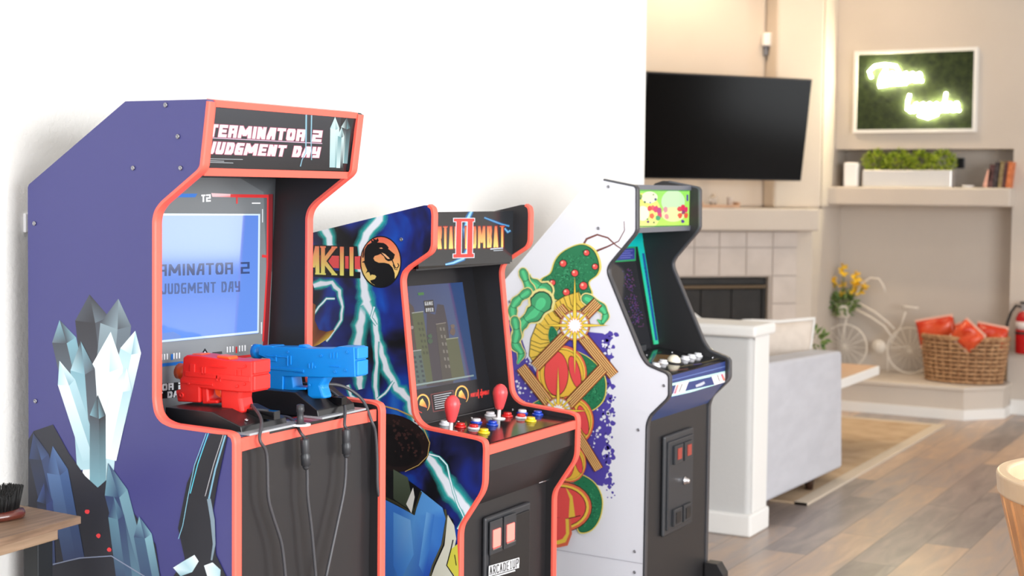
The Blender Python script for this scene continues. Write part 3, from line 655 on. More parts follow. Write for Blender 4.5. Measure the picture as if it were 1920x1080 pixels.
def burst(a, c, s=1.0):
    a.ellipse(c, 29*s, 29*s, (110, 56, 46)); a.ellipse(c, 27.5*s, 27.5*s, (236, 150, 110)); a.ellipse(c, 26*s, 26*s, (110, 56, 46)); a.ellipse(c, 25*s, 25*s, (238, 240, 248))
    for k in range(8): t = k*math.pi/4+.39; a.stroke([(c[0], c[1]), (c[0]+25*s*math.cos(t), c[1]+25*s*math.sin(t))], 2*s, (190, 110, 80), keep=True)
    a.k += 1
    for w_ in ((1.2, (110, 60, 30)), (0, (244, 214, 80))):
        star(a, c, 4, 40*s+w_[0], 5*s+w_[0], w_[1], math.pi/4); star(a, c, 8, 31*s+w_[0], 8*s+w_[0], w_[1], math.pi/8)
        star(a, c, 2, 64*s+w_[0], 4*s+w_[0], w_[1]); star(a, c, 2, 92*s+w_[0], 4*s+w_[0], w_[1], math.pi/2)
    star(a, c, 14, 16*s, 11*s, (226, 110, 100)); star(a, c, 14, 14.5*s, 10*s, (255, 255, 255))
def dome(a, c, rx, ry):      # striped round fruit in red and yellow
    a.ellipse(c, rx*1.2, ry*1.22, (60, 30, 26)); a.ellipse(c, rx*1.18, ry*1.2, (226, 110, 80)); a.ellipse(c, rx*1.1, ry*1.1, (240, 204, 80)); a.ellipse(c, rx*1.03, ry*1.03, (40, 20, 20)); a.ellipse(c, rx*1.01, ry*1.01, (236, 190, 70))
    a.ellipse((c[0]-rx*.25, c[1]), rx*.58, ry*.96, (60, 24, 24)); a.ellipse((c[0]-rx*.25, c[1]), rx*.55, ry*.93, (236, 82, 82)); a.ellipse((c[0]+rx*.62, c[1]-ry*.06), rx*.26, ry*.72, (60, 24, 24), rot=-.25); a.ellipse((c[0]+rx*.62, c[1]-ry*.06), rx*.23, ry*.69, (232, 80, 84), rot=-.25)
def leafy(a, pts, base=(34, 120, 84), n=120, area_=None):
    pts = smooth(pts, True, 4)
    a.poly(pts, (226, 214, 110)); cx = sum(p[0] for p in pts)/len(pts); cy = sum(p[1] for p in pts)/len(pts)
    a.poly([(cx+(p[0]-cx)*.93, cy+(p[1]-cy)*.96) for p in pts], (20, 60, 44)); a.poly([(cx+(p[0]-cx)*.90, cy+(p[1]-cy)*.94) for p in pts], base)
    for k in range(n):
        i = random.randrange(len(pts)); p = pts[i]; q = pts[(i+1) % len(pts)]; t = random.random(); s_ = random.uniform(.1, .84)
        x = cx+(p[0]+(q[0]-p[0])*t-cx)*s_; y = cy+(p[1]+(q[1]-p[1])*t-cy)*s_*.97; an = random.uniform(0, 6.28); l = random.uniform(2, 4)
        a.stroke([(x, y), (x+l*math.cos(an), y+l*math.sin(an))], .9, random.choice([(14, 60, 44), (18, 76, 50), (84, 178, 128), (60, 150, 104)]), keep=True)
    a.k += 1
def art_vine(a):         # generic vine, fruit and starburst pattern in the colours of the print
    PU = (84, 72, 168)
    # purple field with spattered edge
    a.poly([(940, 600), (958, 600), (975, 625), (990, 670), (1006, 700), (1030, 640), (1075, 610), (1100, 622), (1130, 625), (1142, 632), (1146, 668), (1140, 700), (1147, 720), (1128, 744), (1138, 760), (1142, 800), (1138, 830), (1128, 850), (1140, 880), (1130, 912), (1105, 905), (1080, 870), (1040, 880), (940, 880)], PU)
    for k in range(150):
        y = random.uniform(622, 915); a.blob((1138+random.gauss(0, 6), y), random.uniform(1.0, 7), PU, 9, .45)
    a.k += 1
    for k in range(46): a.blob((1134+random.gauss(0, 7), random.uniform(630, 860)), random.uniform(1, 5), (232, 234, 243), 9, .4)
    for c_, r_, n_ in (((992, 668), 8, 22), ((982, 735), 12, 26), ((1132, 655), 6, 8), ((1112, 830), 8, 14)):
        for k in range(n_): a.blob((c_[0]+random.gauss(0, r_*.6), c_[1]+random.gauss(0, r_*1.7)), random.uniform(.8, 3.2), (236, 238, 248), 9, .3)
    for k in range(18): a.blob((1146+random.uniform(-12, 8), random.choice([random.uniform(905, 935), random.uniform(735, 780)])), random.uniform(1, 3.5), PU, 9)
    a.k += 1
    # brown curling tips
    a.stroke([(1170, 415), (1171, 432), (1160, 452), (1140, 462), (1120, 470), (1112, 478)], [1.2, 1.5, 2, 3, 4, 4], (112, 62, 56)); a.stroke([(1092, 462), (1100, 448), (1120, 440), (1140, 446), (1155, 460), (1170, 470)], [4, 4, 3.4, 3, 2.4, 1.8], (120, 70, 62))
    # leafy clumps
    leafy(a, [(1030, 512), (1038, 490), (1050, 474), (1070, 462), (1092, 456), (1110, 462), (1122, 476), (1128, 500), (1122, 516), (1106, 530), (1112, 552), (1094, 560), (1070, 562), (1050, 566), (1030, 560), (1010, 562), (1014, 540), (1012, 524)], (44, 124, 84), 330)
    for bx_, by_, br_ in ((1094, 536, 7), (1062, 548, 6), (1056, 494, 6), (1036, 530, 5), (1078, 512, 6), (1100, 474, 5), (1116, 500, 5)): a.ellipse((bx_, by_), br_+1.5, br_+1.5, (40, 40, 34)); a.ellipse((bx_, by_), br_, br_, (234, 88, 84)); a.ellipse((bx_-2, by_-2), br_*.35, br_*.35, (244, 190, 170))
    # yellow ribbed stem
    st = [(1092, 560), (1068, 572), (1046, 588), (1026, 612), (1014, 640), (1012, 662), (1024, 684)]
    a.stroke(st, [30, 40, 44, 42, 40, 42, 36], (60, 60, 30)); a.stroke(st, [28, 37, 41, 39, 37, 39, 33], (236, 200, 82))
    for i in range(len(st)-1):
        for t in (.0, .35, .7):
            p = lerp(st[i], st[i+1], t); d = (st[i+1][0]-st[i][0], st[i+1][1]-st[i][1]); h = math.hypot(*d); n_ = (-d[1]/h*18, d[0]/h*18)
            a.stroke([(p[0]-n_[0], p[1]-n_[1]), (p[0]+d[0]/h*5, p[1]+d[1]/h*5), (p[0]+n_[0], p[1]+n_[1])], 1.3, (90, 80, 40), keep=True)
    a.k += 1
    tendril(a, [(1022, 545), (1006, 536), (990, 524), (982, 512)], [26, 18, 13, 14]); tendril(a, [(981, 510), (990, 534), (1002, 556), (1012, 575)], [13, 13, 17, 22])
    tendril(a, [(1016, 566), (1004, 586), (984, 602), (972, 622), (968, 642)], [36, 28, 16, 16, 14]); tendril(a, [(990, 548), (972, 562), (962, 578), (964, 598)], [14, 14, 14, 12])
    tendril(a, [(966, 600), (970, 625), (967, 645), (978, 662), (972, 680)], [13, 14, 15, 12, 4]); tendril(a, [(1100, 560), (1125, 574), (1136, 590), (1130, 604), (1122, 600)], [16, 14, 11, 9, 3])
    leafy(a, [(1034, 610), (1046, 622), (1046, 640), (1036, 650), (1028, 630)], n=26)
    leafy(a, [(1068, 660), (1092, 662), (1118, 680), (1136, 706), (1138, 735), (1130, 756), (1108, 772), (1085, 770), (1070, 740)], (40, 124, 84), 220)
    leafy(a, [(988, 768), (1010, 750), (1040, 742), (1060, 760), (1050, 790), (1010, 790)], n=60)
    dome(a, (1054, 700), 40, 44)
    dome(a, (1072, 790), 36, 40)
    plank(a, (1122, 566), (1004, 688), 20); plank(a, (1048, 576), (1152, 704), 20); plank(a, (978, 688), (1048, 778), 20); plank(a, (1132, 690), (1050, 776), 20); plank(a, (1060, 775), (1124, 880), 17)
    burst(a, (1079, 610)); burst(a, (1048, 770), .9)
    # lower fruit
    leafy(a, [(1066, 895), (1090, 888), (1118, 905), (1132, 935), (1128, 970), (1112, 994), (1090, 1000), (1084, 985), (1100, 950), (1090, 915)], (40, 120, 82), 200)
    dome(a, (1070, 868), 26, 30)
    a.ellipse((1052, 950), 60, 48, (60, 30, 26)); a.ellipse((1052, 950), 58.5, 46.5, (230, 110, 80)); a.ellipse((1052, 950), 54, 42, (240, 206, 80)); a.ellipse((1052, 950), 49, 38, (50, 24, 24)); a.ellipse((1052, 950), 47.5, 36.5, (234, 84, 82))
    a.poly([(1062, 912), (1075, 930), (1080, 968), (1068, 970), (1070, 935)], (236, 200, 76)); a.stroke([(1046, 970), (1066, 972), (1090, 966)], 1.4, (50, 24, 24))
    a.poly([(1030, 972), (1072, 972), (1074, 1000), (1066, 1022), (1048, 1026), (1030, 1026)], (226, 110, 80)); a.poly([(1030, 972), (1068, 972), (1069, 1000), (1062, 1016), (1048, 1020), (1030, 1020)], (240, 206, 80)); a.poly([(1030, 970), (1062, 970), (1063, 1000), (1056, 1010), (1046, 1013), (1030, 1013)], (234, 84, 82))
    # panel joint above the riser
    a.stroke([(1000, 1022.5), (1045, 1030), (1207, 1056.5)], 1.0, (170, 172, 184))

# ---- cabinet 1
X1 = 2.055
pf = [(2.232, 0.0)]+path_px(X1, [(52, 352), (54, 346), (235, 190), (386, 186), (391, 190), (378, 313), (372, 322), (303, 382), (293, 396), (289, 412), (289, 752), (293, 775), (303, 789), (322, 798), (425, 812), (436, 818), (439, 830)])+[(1.712, 0.0)]
b1 = [(2.222, 0.02), (2.222, 1.42), (1.98, 1.58), (1.79, 1.58), (1.805, 1.462), (1.995, 1.45), (2.018, .972), (1.735, .965), (1.745, .02)]
c1 = make_cab('arcade_cabinet', 'tall violet-blue arcade machine with coral edging and two light guns, leftmost', X1, pf, 5, len(pf)-1, 'hazy_violet_vinyl', 'coral_molding', dict(body=b1), side_art=art_blue)
bolts(c1, [(311, 197), (334, 256), (339, 315), (250, 315), (65, 419), (67, 752)])
MB().box(c1.a, c1.b, 1.777, 1.99, 1.580, 1.586).build('top_board', 'black_laminate', c1.root)
def am1(a):
    a.grad([(383, 200), (680, 222), (660, 320), (378, 316)], (56, 61, 68), (26, 26, 28))
    a.poly([(640, 216), (680, 222), (662, 320), (632, 318)], (18, 20, 24))
    WIDE['2'] = .9
    for g, cl in ((.035, (214, 96, 130)), (0.0, (250, 246, 250))):
        text(a, 'TERMINATOR 2', (394, 232.5), (605, 245), (390, 256), (602, 266.5), .26, .24, cl, SQR, gap=.13, grow=g)
        text(a, 'JUDGMENT DAY', (391, 265), (602, 276), (385, 288), (598, 296), .26, .24, cl, SQR, gap=.13, grow=g)
    a.stroke([(388, 258), (604, 269)], 1.6, (236, 200, 222))
    for k, (x, w) in enumerate(((455, 0), (420, 0), (437, 0))): a.stroke([(386, 297.5+k*3.2), (x, 299+k*3.3)], 1.2, (190, 195, 200))
    a.stroke([(574, 215), (573.5, 262), (573, 285), (566, 300), (563, 312)], [3, 3, 1.6, 1.6, 2], (150, 200, 220, 1)); a.stroke([(584, 216), (583, 262), (584, 300)], [2.5, 2, 1.5], (150, 200, 220))
    P, S, K = (226, 250, 250), (120, 170, 176), (44, 50, 56)
    shard(a, (626, 314), (628, 219), 17, (P, S, P, (190, 226, 230))); shard(a, (642, 306), (650, 220), 18, (K, S, K, P)); shard(a, (636, 315), (640, 238), 12, (P, K, S, P))
plate('marquee', c1, (1.776, 1.578), (1.798, 1.466), ['black_gloss', 'lit_print', 'lit_alpha'], art=am1)
plate('marquee_rail', c1, (1.7725, 1.588), (1.7745, 1.576), 'coral_molding', t=.02); plate('marquee_rail', c1, (1.7955, 1.466), (1.798, 1.452), 'coral_molding', t=.02)
def ab1(a):
    a.grad([(290, 322), (524, 330), (512, 670), (440, 780), (290, 800)], (104, 110, 114), (142, 146, 150))
    a.poly([(440, 328), (524, 330), (518, 500), (500, 520), (494, 360)], [(70, 74, 78), (40, 42, 46), (52, 54, 58), (96, 100, 104), (92, 96, 100)])
    R, B, Wt = (206, 50, 52), (30, 110, 200), (235, 238, 242)
    a.poly([(326, 363), (370, 363), (366, 370), (318, 370)], B); a.poly([(396, 362), (436, 364), (436, 370), (398, 369)], [(240, 200, 205), (235, 190, 195), (210, 80, 84), (236, 190, 196)])
    a.stroke([(432, 367), (505, 368)], 6, R); a.stroke([(508, 364), (506, 480), (500, 600), (497, 650)], 9, (120, 34, 40)); a.stroke([(502, 368), (501, 500), (493, 640)], 3, R); a.stroke([(512, 364), (511, 500), (504, 650)], 1.2, (30, 20, 22)); a.stroke([(491, 480), (502, 481)], 5, R)
    a.stroke([(444, 370), (444, 382)], 3, R); a.stroke([(472, 381), (488, 381)], 2.2, Wt); a.stroke([(492, 392), (492, 417)], 1.6, (210, 214, 218))
    text(a, 'T2', (377, 365), (395, 364), (377, 379), (395, 378), .22, .22, Wt, SQR, gap=.1)
    a.stroke([(484, 652), (471, 647)], 1, (60, 60, 60)); a.stroke([(490, 604), (490, 626)], 2, (210, 214, 218))
    for x0_ in (303, 426):
        for k in range(7):
            if k == 3: continue
            a.stroke([(x0_+k*5.2+(2 if k > 3 else 0), 664-(0 if x0_ < 400 else 14)-k*.5), (x0_+k*5.2+(2 if k > 3 else 0), 675-(0 if x0_ < 400 else 14)-k*.5)], 2.4, Wt, keep=True)
    a.k += 1
    a.stroke([(322, 664), (322, 675)], 4, B); a.stroke([(443, 650), (443, 662)], 3, R); a.stroke([(471, 648), (486, 646)], 2, Wt)
    a.poly([(384, 653), (394, 668), (374, 669)], (30, 32, 36)); a.poly([(384, 658), (390, 668), (378, 668)], Wt); a.stroke([(398, 663), (416, 661)], 5, (50, 54, 58))
    a.stroke([(298, 685), (346, 680)], 6, B); a.stroke([(386, 676), (480, 666)], 5, R)
    a.poly([(296, 720), (360, 714), (360, 742), (296, 748)], (24, 22, 24))
    text(a, 'TERMINATOR 2', (212, 728), (345, 716), (212, 741), (345, 729), .26, .24, Wt, SQR, gap=.13); text(a, 'JUDGMENT DAY', (212, 744), (345, 731), (212, 757), (345, 743), .26, .24, Wt, SQR, gap=.13)
bz1A, bz1B = (1.985, 1.452), (2.008, .972)
bez = plate('bezel', c1, bz1A, bz1B, ['dark_plastic', 'print', 'print_alpha'], art=ab1)
def on_bez(A, B, off):
    t_ = (V((0, *A))-V((0, *B))).normalized(); N = V((0, -t_.z, t_.y)); return V((0, *A))+N*off, N, t_
def screen(c, A, B, pts_px, name, mats, artf, parent, off=.0025, frame=None):
    P, N, T = on_bez(A, B, off); mb = MB(); q = []
    for u, v in pts_px: q.append(onp(u, v, P, N))
    x0 = max(c.a+.004, min(p.x for p in q)); 
    for p in q: p.x = max(p.x, c.a+.004)
    mb.prism(q, -N*.003); a = Art(mb, P, N, (1, 0, 0), T, q, 1, 2, step=.00003); artf(a)
    return mb.build(name, mats, parent)
def as1(a):
    a.grad([(200, 395), (488, 400), (484, 626), (200, 660)], (96, 138, 226), (104, 150, 240))
    G = (52, 76, 128)
    text(a, 'TERMINATOR 2', (262, 497), (468, 491), (262, 519), (468, 513), .2, .17, G, SQR, gap=.16); text(a, 'JUDGMENT DAY', (302, 532), (450, 527), (302, 552), (450, 547), .16, .15, (70, 98, 156), SQR, gap=.2)
    a.poly([(298, 626), (325, 622), (340, 630), (330, 642), (298, 646)], (120, 150, 220))
    for l, w_ in (([(200, 402), (487, 402)], 4), ([(486, 401), (484, 624)], 3.5), ([(200, 650), (485, 622)], 4)): a.stroke(l, w_, (215, 235, 250))
screen(c1, bz1A, bz1B, [(240, 400), (488, 401), (485, 625), (240, 648)], 'screen', ['black_gloss', 'screen_print', 'screen_print'], as1, bez)
# control deck
def ad1(a):
    a.poly([(280, 790), (520, 742), (716, 756), (716, 775), (440, 836)], (34, 34, 38)); a.poly([(430, 812), (470, 775), (520, 780), (510, 820), (445, 832)], (40, 66, 128)); a.poly([(520, 790), (600, 770), (660, 775), (640, 795), (540, 806)], [(200, 70, 80), (150, 50, 60), (190, 80, 90), (60, 60, 120), (60, 70, 140)]); a.stroke([(460, 800), (560, 785)], 3, (70, 110, 170))
plate('control_deck', c1, (2.008, .978), (1.730, .978), ['black_gloss', 'deck_print', 'deck_print'], t=.006, art=ad1)
m = MB(); n = 14
pts = [V((c1.a+(c1.b-c1.a)*k/n, 1.722+.012*math.sin(math.pi*k/n), 0)) for k in range(n+1)]
poly = [p for p in pts]+[V((c1.b, 1.76, 0)), V((c1.a, 1.76, 0))]
m.prism([p+V((0, 0, .953)) for p in poly], (0, 0, .024)); m.build('deck_edge', 'coral_molding', c1.root)
plate('front_panel', c1, (1.738, .953), (1.738, .01), 'black_laminate', t=.004)
MB().lathe([(.012, 0), (.012, .004), (.007, .006), (.006, .025), (.008, .028), (.007, .04), (0, .042)], onz(563, 798, .978), (0, 0, 1), 16).build('cable_plug', 'dark_plastic', c1.root)
MB().lathe([(.0, 0), (.02, 0), (.02, .003), (0, .003)], onz(563, 798, .978)+V((0, 0, .0005)), (0, 0, 1), 16).build('plug_washer', 'white_plastic', c1.root)

# ---- cabinet 2
X2 = 2.86
pk = path_px(X2, [(587, 436), (795, 385), (803, 385), (810, 390), (812, 402), (811, 462), (806, 474), (768, 500), (757, 510), (753, 524), (754, 540), (775, 775), (782, 790), (796, 802), (895, 822), (907, 828), (909, 840), (907, 918), (864, 985), (861, 1000), (861, 1078)])
dy = (pk[0][1]-pk[1][1])/(pk[0][0]-pk[1][0]); pk[0] = (2.232, pk[0][1]+dy*(2.232-pk[0][0]))
pf2 = [(2.232, 0.0)]+pk[:-1]+[(pk[-1][0], 0.0)]
b2 = [(2.222, .02), (2.222, pk[0][1]-.02), (1.87, 1.37), (1.87, 1.252), (1.985, 1.236), (1.915, .86), (1.682, .85), (1.69, .8), (1.758, .69), (1.758, .02)]
c2 = make_cab('arcade_cabinet', 'arcade machine with blue lightning artwork, dragon emblem and coral edging, in the middle', X2, pf2, 3, len(pf2)-1, 'storm_vinyl', 'coral_molding', dict(body=b2), side_art=art_storm)
bolts(c2, [(753, 449)])
def am2(a):
    a.grad([(780, 396), (965, 394), (962, 492), (780, 500)], (30, 34, 37), (46, 50, 52))
    a.glow([(884, 396), (878, 408), (872, 430), (876, 470), (868, 485), (850, 493), (835, 496)], [2.5, 3, 3, 3, 3, 2, 1.5], (60, 150, 230), (160, 225, 250)); a.glow([(908, 408), (925, 415), (940, 420), (955, 424)], 1.5, (50, 110, 180), (90, 170, 220)); a.glow([(946, 428), (952, 435), (957, 432)], 2, (50, 110, 180), (120, 190, 230))
    Y = (252, 240, 130); RR = (236, 70, 60)
    text(a, 'MORTAL', (794, 424), (861, 424), (794, 468), (861, 467), .105, .04, (150, 20, 20), gap=.26, serif=.09, grow=.012); text(a, 'MORTAL', (794.5, 425), (860, 425), (794.5, 467), (860, 466), .10, .035, (244, 110, 70), gap=.26, serif=.09, cbot=Y)
    text(a, 'KOMBAT', (871, 424), (947, 423), (871, 467), (947, 464), .105, .04, (150, 20, 20), gap=.26, serif=.09, grow=.012); text(a, 'KOMBAT', (872, 425), (946, 424), (872, 466), (946, 463), .10, .035, (244, 110, 70), gap=.26, serif=.09, cbot=Y)
    for col, g in (((235, 240, 250), 1.6), (RR, 0.2)):
        a.poly([(851-g, 410-g), (889+g, 410-g), (889+g, 415+g), (851-g, 415+g)], col, keep=True); a.poly([(850-g, 477-g), (888+g, 476-g), (888+g, 482+g), (850-g, 483+g)], col, keep=True)
        a.poly([(856-g, 412), (865+g, 412), (864+g, 480), (855-g, 480)], col, keep=True); a.poly([(877-g, 412), (886+g, 412), (885+g, 480), (876-g, 480)], col, keep=True); a.k += 1
    text(a, 'AY', (808, 413), (821, 412), (808, 421), (821, 420), .25, .2, (240, 240, 245), gap=.3)
    a.stroke([(919, 467), (943, 465)], 2.2, (215, 225, 235)); a.stroke([(925, 470), (943, 469)], 1.5, (190, 200, 210))
plate('marquee', c2, (1.852, 1.379), (1.854, 1.248), ['black_gloss', 'lit_print', 'lit_alpha'], art=am2)
MB().box(c2.a, c2.b, 1.86, 2.0, 1.2435, 1.2475).build('marquee_underside', 'black_laminate', c2.root)
bz2A, bz2B = (1.975, 1.236), (1.9055, .862)
def ab2(a):
    a.poly([(740, 500), (900, 500), (930, 780), (760, 810)], (26, 26, 30))
    for cx, cy in ((793, 757), (866, 741)):
        pts = [(12*math.sin(t), -17*math.cos(t)) for t in [-2.3+4.7*k/20 for k in range(21)]]
        a.stroke([(cx+x, cy+y) for x, y in pts], [1+2*math.sin(math.pi*k/20) for k in range(21)], [(238, 214, 110)]*2+[(232, 150, 80)]*2)
        a.stroke([(cx-11, cy+4), (cx-8, cy+14), (cx-2, cy+17)], 1.6, (226, 70, 60))
        a.poly([(cx-5, cy-6), (cx-1, cy-10), (cx+4, cy-2), (cx+8, cy+8), (cx+3, cy+6), (cx-4, cy+4), (cx-7, cy+2)], [(240, 220, 120), (240, 220, 120), (236, 170, 80), (226, 90, 60), (230, 120, 70), (236, 180, 90), (236, 190, 90)])
    q = [(807, 739), (850, 731), (854, 765), (812, 773)]
    a.poly(q, (110, 60, 60)); a.poly([(808.5, 740.5), (848.5, 732.8), (852, 763.5), (813.5, 771)], (22, 22, 26))
    for k in range(7): a.stroke([(813+k*.5, 742.5+k*4), (846+k*.3-(k % 3)*4, 736.5+k*4+(k % 3)*.8)], 1.3, (190, 192, 198), keep=True)
    a.k += 1
    text(a, 'MORTAL', (882, 737.5), (897, 735), (882, 745), (897, 742.5), .14, .1, (226, 60, 56), gap=.1); text(a, 'KOMBAT', (900, 734.5), (917, 731.5), (900, 742), (917, 739), .14, .1, (226, 60, 56), gap=.1)
    WIDE['I'] = .5; text(a, 'II', (894, 731), (905, 729), (895, 747), (906, 745), .1, .08, (226, 60, 56), gap=.1, serif=.3); WIDE['I'] = .28
bez = plate('bezel', c2, bz2A, bz2B, ['black_plastic', 'print', 'print_alpha'], art=ab2)
def as2(a):  # picture colours greyed to include the veil of reflections on the glass
    a.poly([(700, 530), (868, 528), (896, 712), (880, 728), (700, 745)], [(52, 58, 100), (50, 92, 160), (70, 100, 150), (96, 108, 130), (90, 90, 100)])
    a.poly([(760, 560), (775, 575), (790, 640), (802, 720), (760, 725)], (84, 66, 66)); a.poly([(800, 585), (816, 590), (820, 570), (832, 572), (840, 610), (850, 720), (800, 725)], (62, 58, 74))
    a.poly([(772, 587), (793, 584), (812, 718), (790, 724)], (98, 110, 70)); a.stroke([(772, 587), (794, 584)], 1.8, (190, 196, 190)); a.poly([(768, 659), (789, 656), (800, 720), (772, 728)], (92, 118, 112)); a.stroke([(768, 659), (790, 656)], 1.8, (200, 205, 200))
    a.poly([(817, 608), (835, 606), (850, 715), (830, 718)], (84, 80, 74)); a.stroke([(817, 608), (836, 605)], 1.4, (170, 160, 150)); a.poly([(836, 636), (858, 634), (872, 708), (848, 714)], (104, 110, 76)); a.stroke([(836, 636), (859, 633)], 1.6, (190, 196, 160))
    for k in range(6):
        for j in range(2): a.poly([(775+j*10+k*1.5, 668+k*9-j*1.2), (779+j*10+k*1.5, 667.5+k*9-j*1.2), (780+j*10+k*1.5, 672+k*9-j*1.2), (776+j*10+k*1.5, 672.5+k*9-j*1.2)], (44, 66, 80), keep=True)
        for j in range(2): a.poly([(783+j*6+k*2, 604+k*11), (786+j*6+k*2, 604+k*11), (787+j*6+k*2, 609+k*11), (784+j*6+k*2, 609+k*11)], (70, 80, 56), keep=True); a.poly([(824+j*6+k*2, 614+k*14), (827+j*6+k*2, 614+k*14), (828+j*6+k*2, 620+k*14), (825+j*6+k*2, 620+k*14)], (150, 145, 135), keep=True)
    a.k += 1
    a.poly([(794, 564), (812, 562), (815, 585), (797, 587)], (24, 26, 30))
    text(a, 'GAME', (796, 566), (811, 565), (796.5, 573), (811.5, 572), .2, .18, (235, 238, 242), gap=.25); text(a, 'OVER', (798, 578), (812, 577), (798.5, 585), (812.5, 584), .2, .18, (235, 238, 242), gap=.25)
    a.poly([(783, 549), (794, 548), (795, 553), (784, 554)], (60, 150, 60)); a.blob((806, 630), 5, (60, 110, 76)); a.blob((806, 640), 6, (58, 100, 72)); a.blob((848, 612), 5, (130, 110, 100)); a.blob((848, 622), 6, (120, 96, 88), sy=1.5); a.blob((772, 614), 4, (180, 160, 160))
    a.k += 1; a.stroke([(780, 722), (888, 704)], 3, (180, 205, 205))
screen(c2, bz2A, bz2B, [(720, 540), (867, 529), (894, 711), (720, 742)], 'screen', ['black_gloss', 'dim_screen_print', 'dim_screen_print'], as2, bez)
def ad2(a):
    a.poly([(760, 800), (930, 755), (1100, 780), (905, 835)], (40, 38, 40)); a.poly([(850, 820), (900, 800), (960, 805), (900, 830)], (60, 54, 56)); a.stroke([(785, 797), (927, 765)], 1.2, (150, 150, 155))
plate('control_deck', c2, (1.906, .8695), (1.672, .8565), ['black_gloss', 'deck_print', 'deck_print'], t=.006, art=ad2)
m = MB().box(c2.a, c2.b, 1.664, 1.684, .832, .8535); m.build('deck_edge', 'coral_molding', c2.root)
plate('front_board', c2, (1.674, .832), (1.674, .79), 'black_laminate', t=.008); plate('front_board', c2, (1.674, .79), (1.742, .694), 'black_laminate', t=.006)
plate('lower_panel', c2, (1.748, .694), (1.748, .01), 'black_laminate', t=.006)
dkP = V((0, 1.672, .8565)); dkT = V((0, 1.906-1.672, .013)).normalized(); dkN = V((0, -dkT.z, dkT.y))
def joystick(c, u, v, P, N, hpx):
    b = onp(u, v, P, N); g = MB().lathe([(.017, 0), (.017, .002), (.006, .003), (.0045, .004), (.0045, .034), (0, .034)], b, N, 18).build('joystick', 'white_plastic', c.root)
    MB().lathe([(.0, .024), (.009, .024), (.0115, .03), (.0165, .05), (.0185, .062), (.0185, .068), (.016, .077), (.01, .084), (.004, .087), (0, .0872)], b, N, 24).build('bat_top', 'pink_red_plastic', g)
joystick(c2, 845, 810, dkP, dkN, 50); joystick(c2, 935, 785, dkP, dkN, 50)
def button(c, u, v, P, N, mt, ring=None, r=.0125):
    b = onp(u, v, P, N)
    g = MB().lathe([(r*1.18, 0), (r*1.18, .003), (r*1.0, .005), (r*.9, .0045), (0, .0045)], b, N, 20).build('button', ring or mt, c.root)
    MB().lathe([(r*.86, .004), (r*.86, .0095), (r*.75, .011), (0, .0105)], b, N, 20).build('button_cap', mt, g)
for u, v, mt, rg in [(863, 801, 'red_button', None), (893, 793, 'white_button', 'blue_button'), (888, 804, 'red_button', 'white_button'), (907, 812, 'yellow_button', None), (923, 797, 'blue_button', None),
                 (919, 780, 'white_button', None), (951, 781, 'red_button', None), (979, 776, 'white_button', 'blue_button'), (977, 784, 'red_button', 'white_button'), (995, 790, 'yellow_button', None), (1008, 778, 'blue_button', None), (834, 797, 'white_button', None)]:
    button(c2, u, v, dkP, dkN, mt, rg)
for u, v in ((859, 791), (884, 784), (961, 768), (1040, 777)): bolt_mb(onp(u, v, dkP, dkN), (0, 0, 1), .004).build('bolt', 'chrome', c2.root)
# coin door
YD = 1.7475
tl = ony(903, 967, YD); tr = ony(988, 942, YD)
cx0, cx1, cz1 = tl.x, tr.x, (tl.z+tr.z)/2
door = MB().box(cx0, cx1, YD-.012, YD, cz1-.34, cz1).build('coin_door', 'dark_plastic', c2.root, bevel=.007, seg=3)
MB().box(cx0+.016, cx1-.012, YD-.016, YD-.011, cz1-.32, cz1-.018).build('door_face', 'black_plastic', door, bevel=.004)
for u0, u1 in ((922, 935), (948, 961)):
    p = ony(u0, 1000 if u0 < 930 else 990, YD-.016); q = ony(u1, 1000, YD-.016); zt_ = ony(u0, 994 if u0 < 930 else 984, YD-.016).z; zb_ = ony(u1, 1022 if u0 < 930 else 1011, YD-.016).z
    s_ = MB().box(p.x-.012, q.x+.014, YD-.0195, YD-.0155, zb_-.016, zt_+.022).build('coin_slot', 'dark_plastic', door, bevel=.002)
    MB().box(p.x, q.x, YD-.0225, YD-.019, zb_, zt_).build('coin_lamp', 'lamp_red', s_, bevel=.001)
    MB().box(p.x-.006, q.x+.002, YD-.024, YD-.019, zb_-.004, zb_-.001).build('lamp_sill', 'chrome', s_)
def alogo(a):
    text(a, 'ARCADE1UP', (917, 1062), (973, 1046), (917, 1080), (973, 1064), .3, .3, (235, 238, 242), gap=.1, grow=.04); text(a, 'ARCADE1UP', (918, 1062.5), (972.5, 1047), (918, 1079), (972.5, 1063.5), .1, .1, (34, 34, 38), gap=.2)
    a.stroke([(920, 1083), (966, 1069.5)], 2.5, (235, 238, 242))
mb = MB(); al = Art(mb, (0, YD-.0164, 0), (0, -1, 0), (1, 0, 0), (0, 0, 1), None, 0, 0); alogo(al); mb.build('door_lettering', ['print', 'print_alpha'], door)
mb = MB().tube([ony(1010, 905, YD-.004), ony(1030, 899, YD-.004), ony(1034, 903, YD-.004), ony(1034, 922, YD-.004)], .0022, 8); mb.build('door_latch', 'chrome', c2.root)

